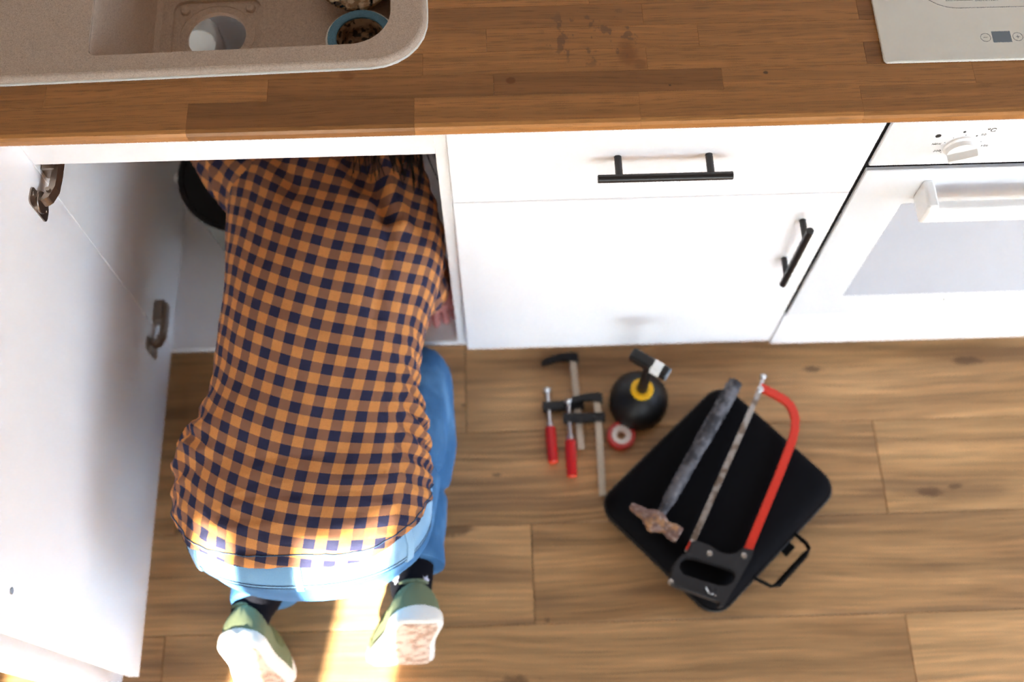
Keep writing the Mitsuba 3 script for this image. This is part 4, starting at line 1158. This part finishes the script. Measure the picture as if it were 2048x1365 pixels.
for i_, (p_, w_) in enumerate(zip(P8, [0.011, 0.011, 0.011, 0.012, 0.012, 0.011, 0.011, 0.011])):
    n_ = unit(np.cross(tg[i_], [0, 0, 1]))
    th_ = 0.0022 if i_ not in (3, 4) else 0.0060
    an_ = np.linspace(0, 2 * np.pi, 16, endpoint=False)
    sq.append(p_ + np.outer(np.cos(an_) * w_, [0, 0, 1]) + np.outer(np.sin(an_) * th_, n_))
scene['tool_case__handle'] = mikit.ply(place(skin(sq), CM), 'webbing', smooth=40)
add('tool_case__zip_pull', place(cbox(0.005, 0.030, -CD / 2 - 0.018, -CD / 2 - 0.001, 0.036, 0.042, 0.001), CM), 'webbing')
tag('tool_case', 'black soft tool case lying on the floor under the hammer and hacksaw', 'case')

# hammer on the case
ZC = 0.0855 + 0.0004
ha, hb_ = np.array([0.3495, -0.3490, 0]), np.array([0.5175, -0.0915, 0])
hd_ = unit(hb_ - ha)
hx = np.array([hd_[1], -hd_[0], 0])
n = 90
tt_ = np.linspace(0, 1, n)
rad = np.interp(tt_, [0, 0.04, 0.08, 0.12, 0.5, 0.55, 0.93, 0.97, 1.0], [0.0085, 0.009, 0.0095, 0.0120, 0.0125, 0.0136, 0.0142, 0.0138, 0.0128])
wrap = np.where(tt_ > 0.09, 0.0010 * (np.abs((tt_ * 21) % 1 - 0.5) * 2), 0)
pts = ha + np.outer(tt_, hb_ - ha) + np.array([0, 0, ZC + 0.0160])
add('hammer__grip', tube(pts, rad + wrap + 0.0007 * (meshkit.fbm(np.column_stack([tt_ * 60, 0 * tt_, 0 * tt_]), 2) - 0.5), 20), 'hammer_grip', smooth=True, label='handle wrapped in grey tape')
hax = unit([0.82, -0.57, 0])
hc = np.array([0.3400, -0.3580, ZC + 0.0165])
hay = np.array([-hax[1], hax[0], 0])
secs = [(-0.052, 0.0045, 0.010), (-0.047, 0.0062, 0.0120), (-0.034, 0.0090, 0.0120), (-0.022, 0.0098, 0.0110), (-0.015, 0.0150, 0.0140), (-0.006, 0.0190, 0.0155), (0.006, 0.0190, 0.0155), (0.015, 0.0150, 0.0140), (0.022, 0.0110, 0.0125), (0.030, 0.0130, 0.0135), (0.034, 0.0150, 0.0148), (0.048, 0.0150, 0.0148), (0.051, 0.0135, 0.0135)]
an_ = np.linspace(0, 2 * np.pi, 28, endpoint=False)
sgp = lambda v, e: np.sign(v) * np.abs(v) ** e
add('hammer__head', skin([hc + hax * t + np.outer(sgp(np.cos(an_), 0.7) * a, hay) + np.outer(sgp(np.sin(an_), 0.7) * b, [0, 0, 1]) for t, a, b in secs]), 'hammer_rust', smooth=45, label='rusty steel head')
add('hammer__wedge', cyl(hc - hd_ * 0.0175 + [0, 0, 0], hc - hd_ * 0.0215, 0.0075, 16, 0.001), 'hammer_rust', smooth=35)
tag('hammer', 'old hammer with a rusty head and grey taped handle lying on the black case', 'hammer')

# hacksaw on the case
ZS = ZC + 0.003
outline = [(0.4022, -0.3994), (0.4115, -0.398), (0.434, -0.4071), (0.4464, -0.4167), (0.459, -0.4229), (0.4705, -0.4241), (0.4807, -0.4223), (0.4933, -0.414), (0.5125, -0.4182), (0.5104, -0.4282), (0.48, -0.4731), (0.449, -0.5162), (0.4382, -0.518), (0.4408, -0.5089), (0.4022, -0.4935), (0.3626, -0.478), (0.3542, -0.47), (0.3578, -0.4611), (0.3641, -0.4424), (0.3735, -0.4303), (0.3816, -0.4235), (0.3929, -0.4184)]
holeo = [(0.3767, -0.4461), (0.3805, -0.4354), (0.3901, -0.4299), (0.4033, -0.4315), (0.4338, -0.4412), (0.4641, -0.4529), (0.4717, -0.4589), (0.4723, -0.4655), (0.4666, -0.4752), (0.4562, -0.4797), (0.4432, -0.4788), (0.4145, -0.4694), (0.3826, -0.4573)]
hpoly = Polygon(outline).buffer(0.002).buffer(-0.002).difference(Polygon(holeo).buffer(0.002).buffer(-0.001))
add('hacksaw__handle', bevel_prism(hpoly, ZS, ZS + 0.022, 0.0035), 'saw_black', smooth=35, label='black moulded handle')
lipd = unit(np.array([0.4408, -0.5089, 0]) - np.array([0.3626, -0.478, 0]))
for k in range(14):
    c_ = np.array([0.3830, -0.4700, 0]) + lipd * (0.0045 * k)
    nn = np.array([lipd[1], -lipd[0], 0])
    add('hacksaw__handle__ridge', place(cbox(-0.0008, 0.0008, -0.0045, 0.0045, 0, 0.0010, 0.0003), frame([c_[0], c_[1], ZS + 0.0216], lipd, nn * -1, [0, 0, 1])), 'saw_black')
lip = np.array([(0.3570, -0.4745, ZS + 0.024), (0.4402, -0.5080, ZS + 0.024)])
add('hacksaw__handle__rim', tube(lip, [0.0016, 0.0016], 10), 'saw_black', smooth=40)
for rx, ry in ((0.4321, -0.4229), (0.4937, -0.4287), (0.3575, -0.4718)):
    add('hacksaw__rivet', lathe([(0, 0), (0.0056, 0), (0.0052, 0.0010), (0.0030, 0.0016), (0, 0.0017)], 20, (rx, ry, ZS + 0.0218)), 'chrome', smooth=40, label='steel rivet')
wm = [place(cbox(-0.0012, 0.0012, -0.0058, 0.0058, 0, 0.0006, 0.0002), frame([0.4212, -0.4885, ZS + 0.0222], unit([0.94, 0.35, 0]), unit([-0.35, 0.94, 0]), [0, 0, 1]))]
for (x_, y_, r_) in ((0.4252, -0.4950, 0.0010), (0.4300, -0.4955, 0.0017), (0.4352, -0.4985, 0.0011)):
    wm.append(prism(Point(x_, y_).buffer(r_), ZS + 0.0218, ZS + 0.0227))
add('hacksaw__handle__print', cat(*wm), 'label_white', label='worn white print')
red = np.array([(0.5637, -0.1005), (0.5871, -0.1146), (0.6076, -0.1286), (0.6172, -0.1395), (0.6222, -0.1535), (0.6236, -0.1700), (0.6200, -0.1900), (0.6133, -0.2093), (0.5816, -0.272), (0.5035, -0.4180)])
rpoly = LineString(red).buffer(0.0078, cap_style=2, join_style=1)
add('hacksaw__frame', bevel_prism(rpoly, ZS + 0.003, ZS + 0.0145, 0.002), 'saw_red', smooth=35, label='bent red frame')
b0, b1 = np.array([0.5626, -0.1097]), np.array([0.4034, -0.4012])
bd = unit(np.append(b1 - b0, 0)); bn = np.array([-bd[1], bd[0], 0])
Lb = np.linalg.norm(b1 - b0)
teeth = [(0.0, -0.0052), (Lb, -0.0052)] + [(Lb - 0.0022 * k, 0.0048 + (0.0010 if k % 2 else 0)) for k in range(int(Lb / 0.0022) + 1)]
add('hacksaw__blade', place(prism(Polygon(teeth), 0, 0.0012), frame([b0[0], b0[1], ZS + 0.010], bd, bn, [0, 0, 1])), 'blade_steel', label='worn steel blade')
add('hacksaw__tension_pin', cat(cyl([0.5740, -0.0795, ZS + 0.010], [0.5610, -0.1130, ZS + 0.010], 0.0040, 16, 0.001), cyl([0.5750, -0.0770, ZS + 0.010], [0.5722, -0.0843, ZS + 0.010], 0.0066, 16, 0.0012), cyl([0.5640, -0.1065, ZS + 0.016], [0.5640, -0.1065, ZS + 0.004], 0.0062, 18, 0.001)), 'chrome', smooth=40)
add('hacksaw__holder', cat(cyl([0.4040, -0.3985, ZS + 0.010], [0.3935, -0.4140, ZS + 0.010], 0.0046, 16, 0.0012)), 'saw_red', smooth=40, label='red blade holder')
add('hacksaw__holder_tip', cat(cyl([0.4065, -0.3950, ZS + 0.010], [0.4035, -0.3995, ZS + 0.010], 0.0052, 16, 0.001), cyl([0.3935, -0.4140, ZS + 0.010], [0.3915, -0.4165, ZS + 0.010], 0.0036, 14, 0.0008)), 'chrome', smooth=40)
tag('hacksaw', 'red framed hacksaw with a black handle lying across the black case', 'saw')
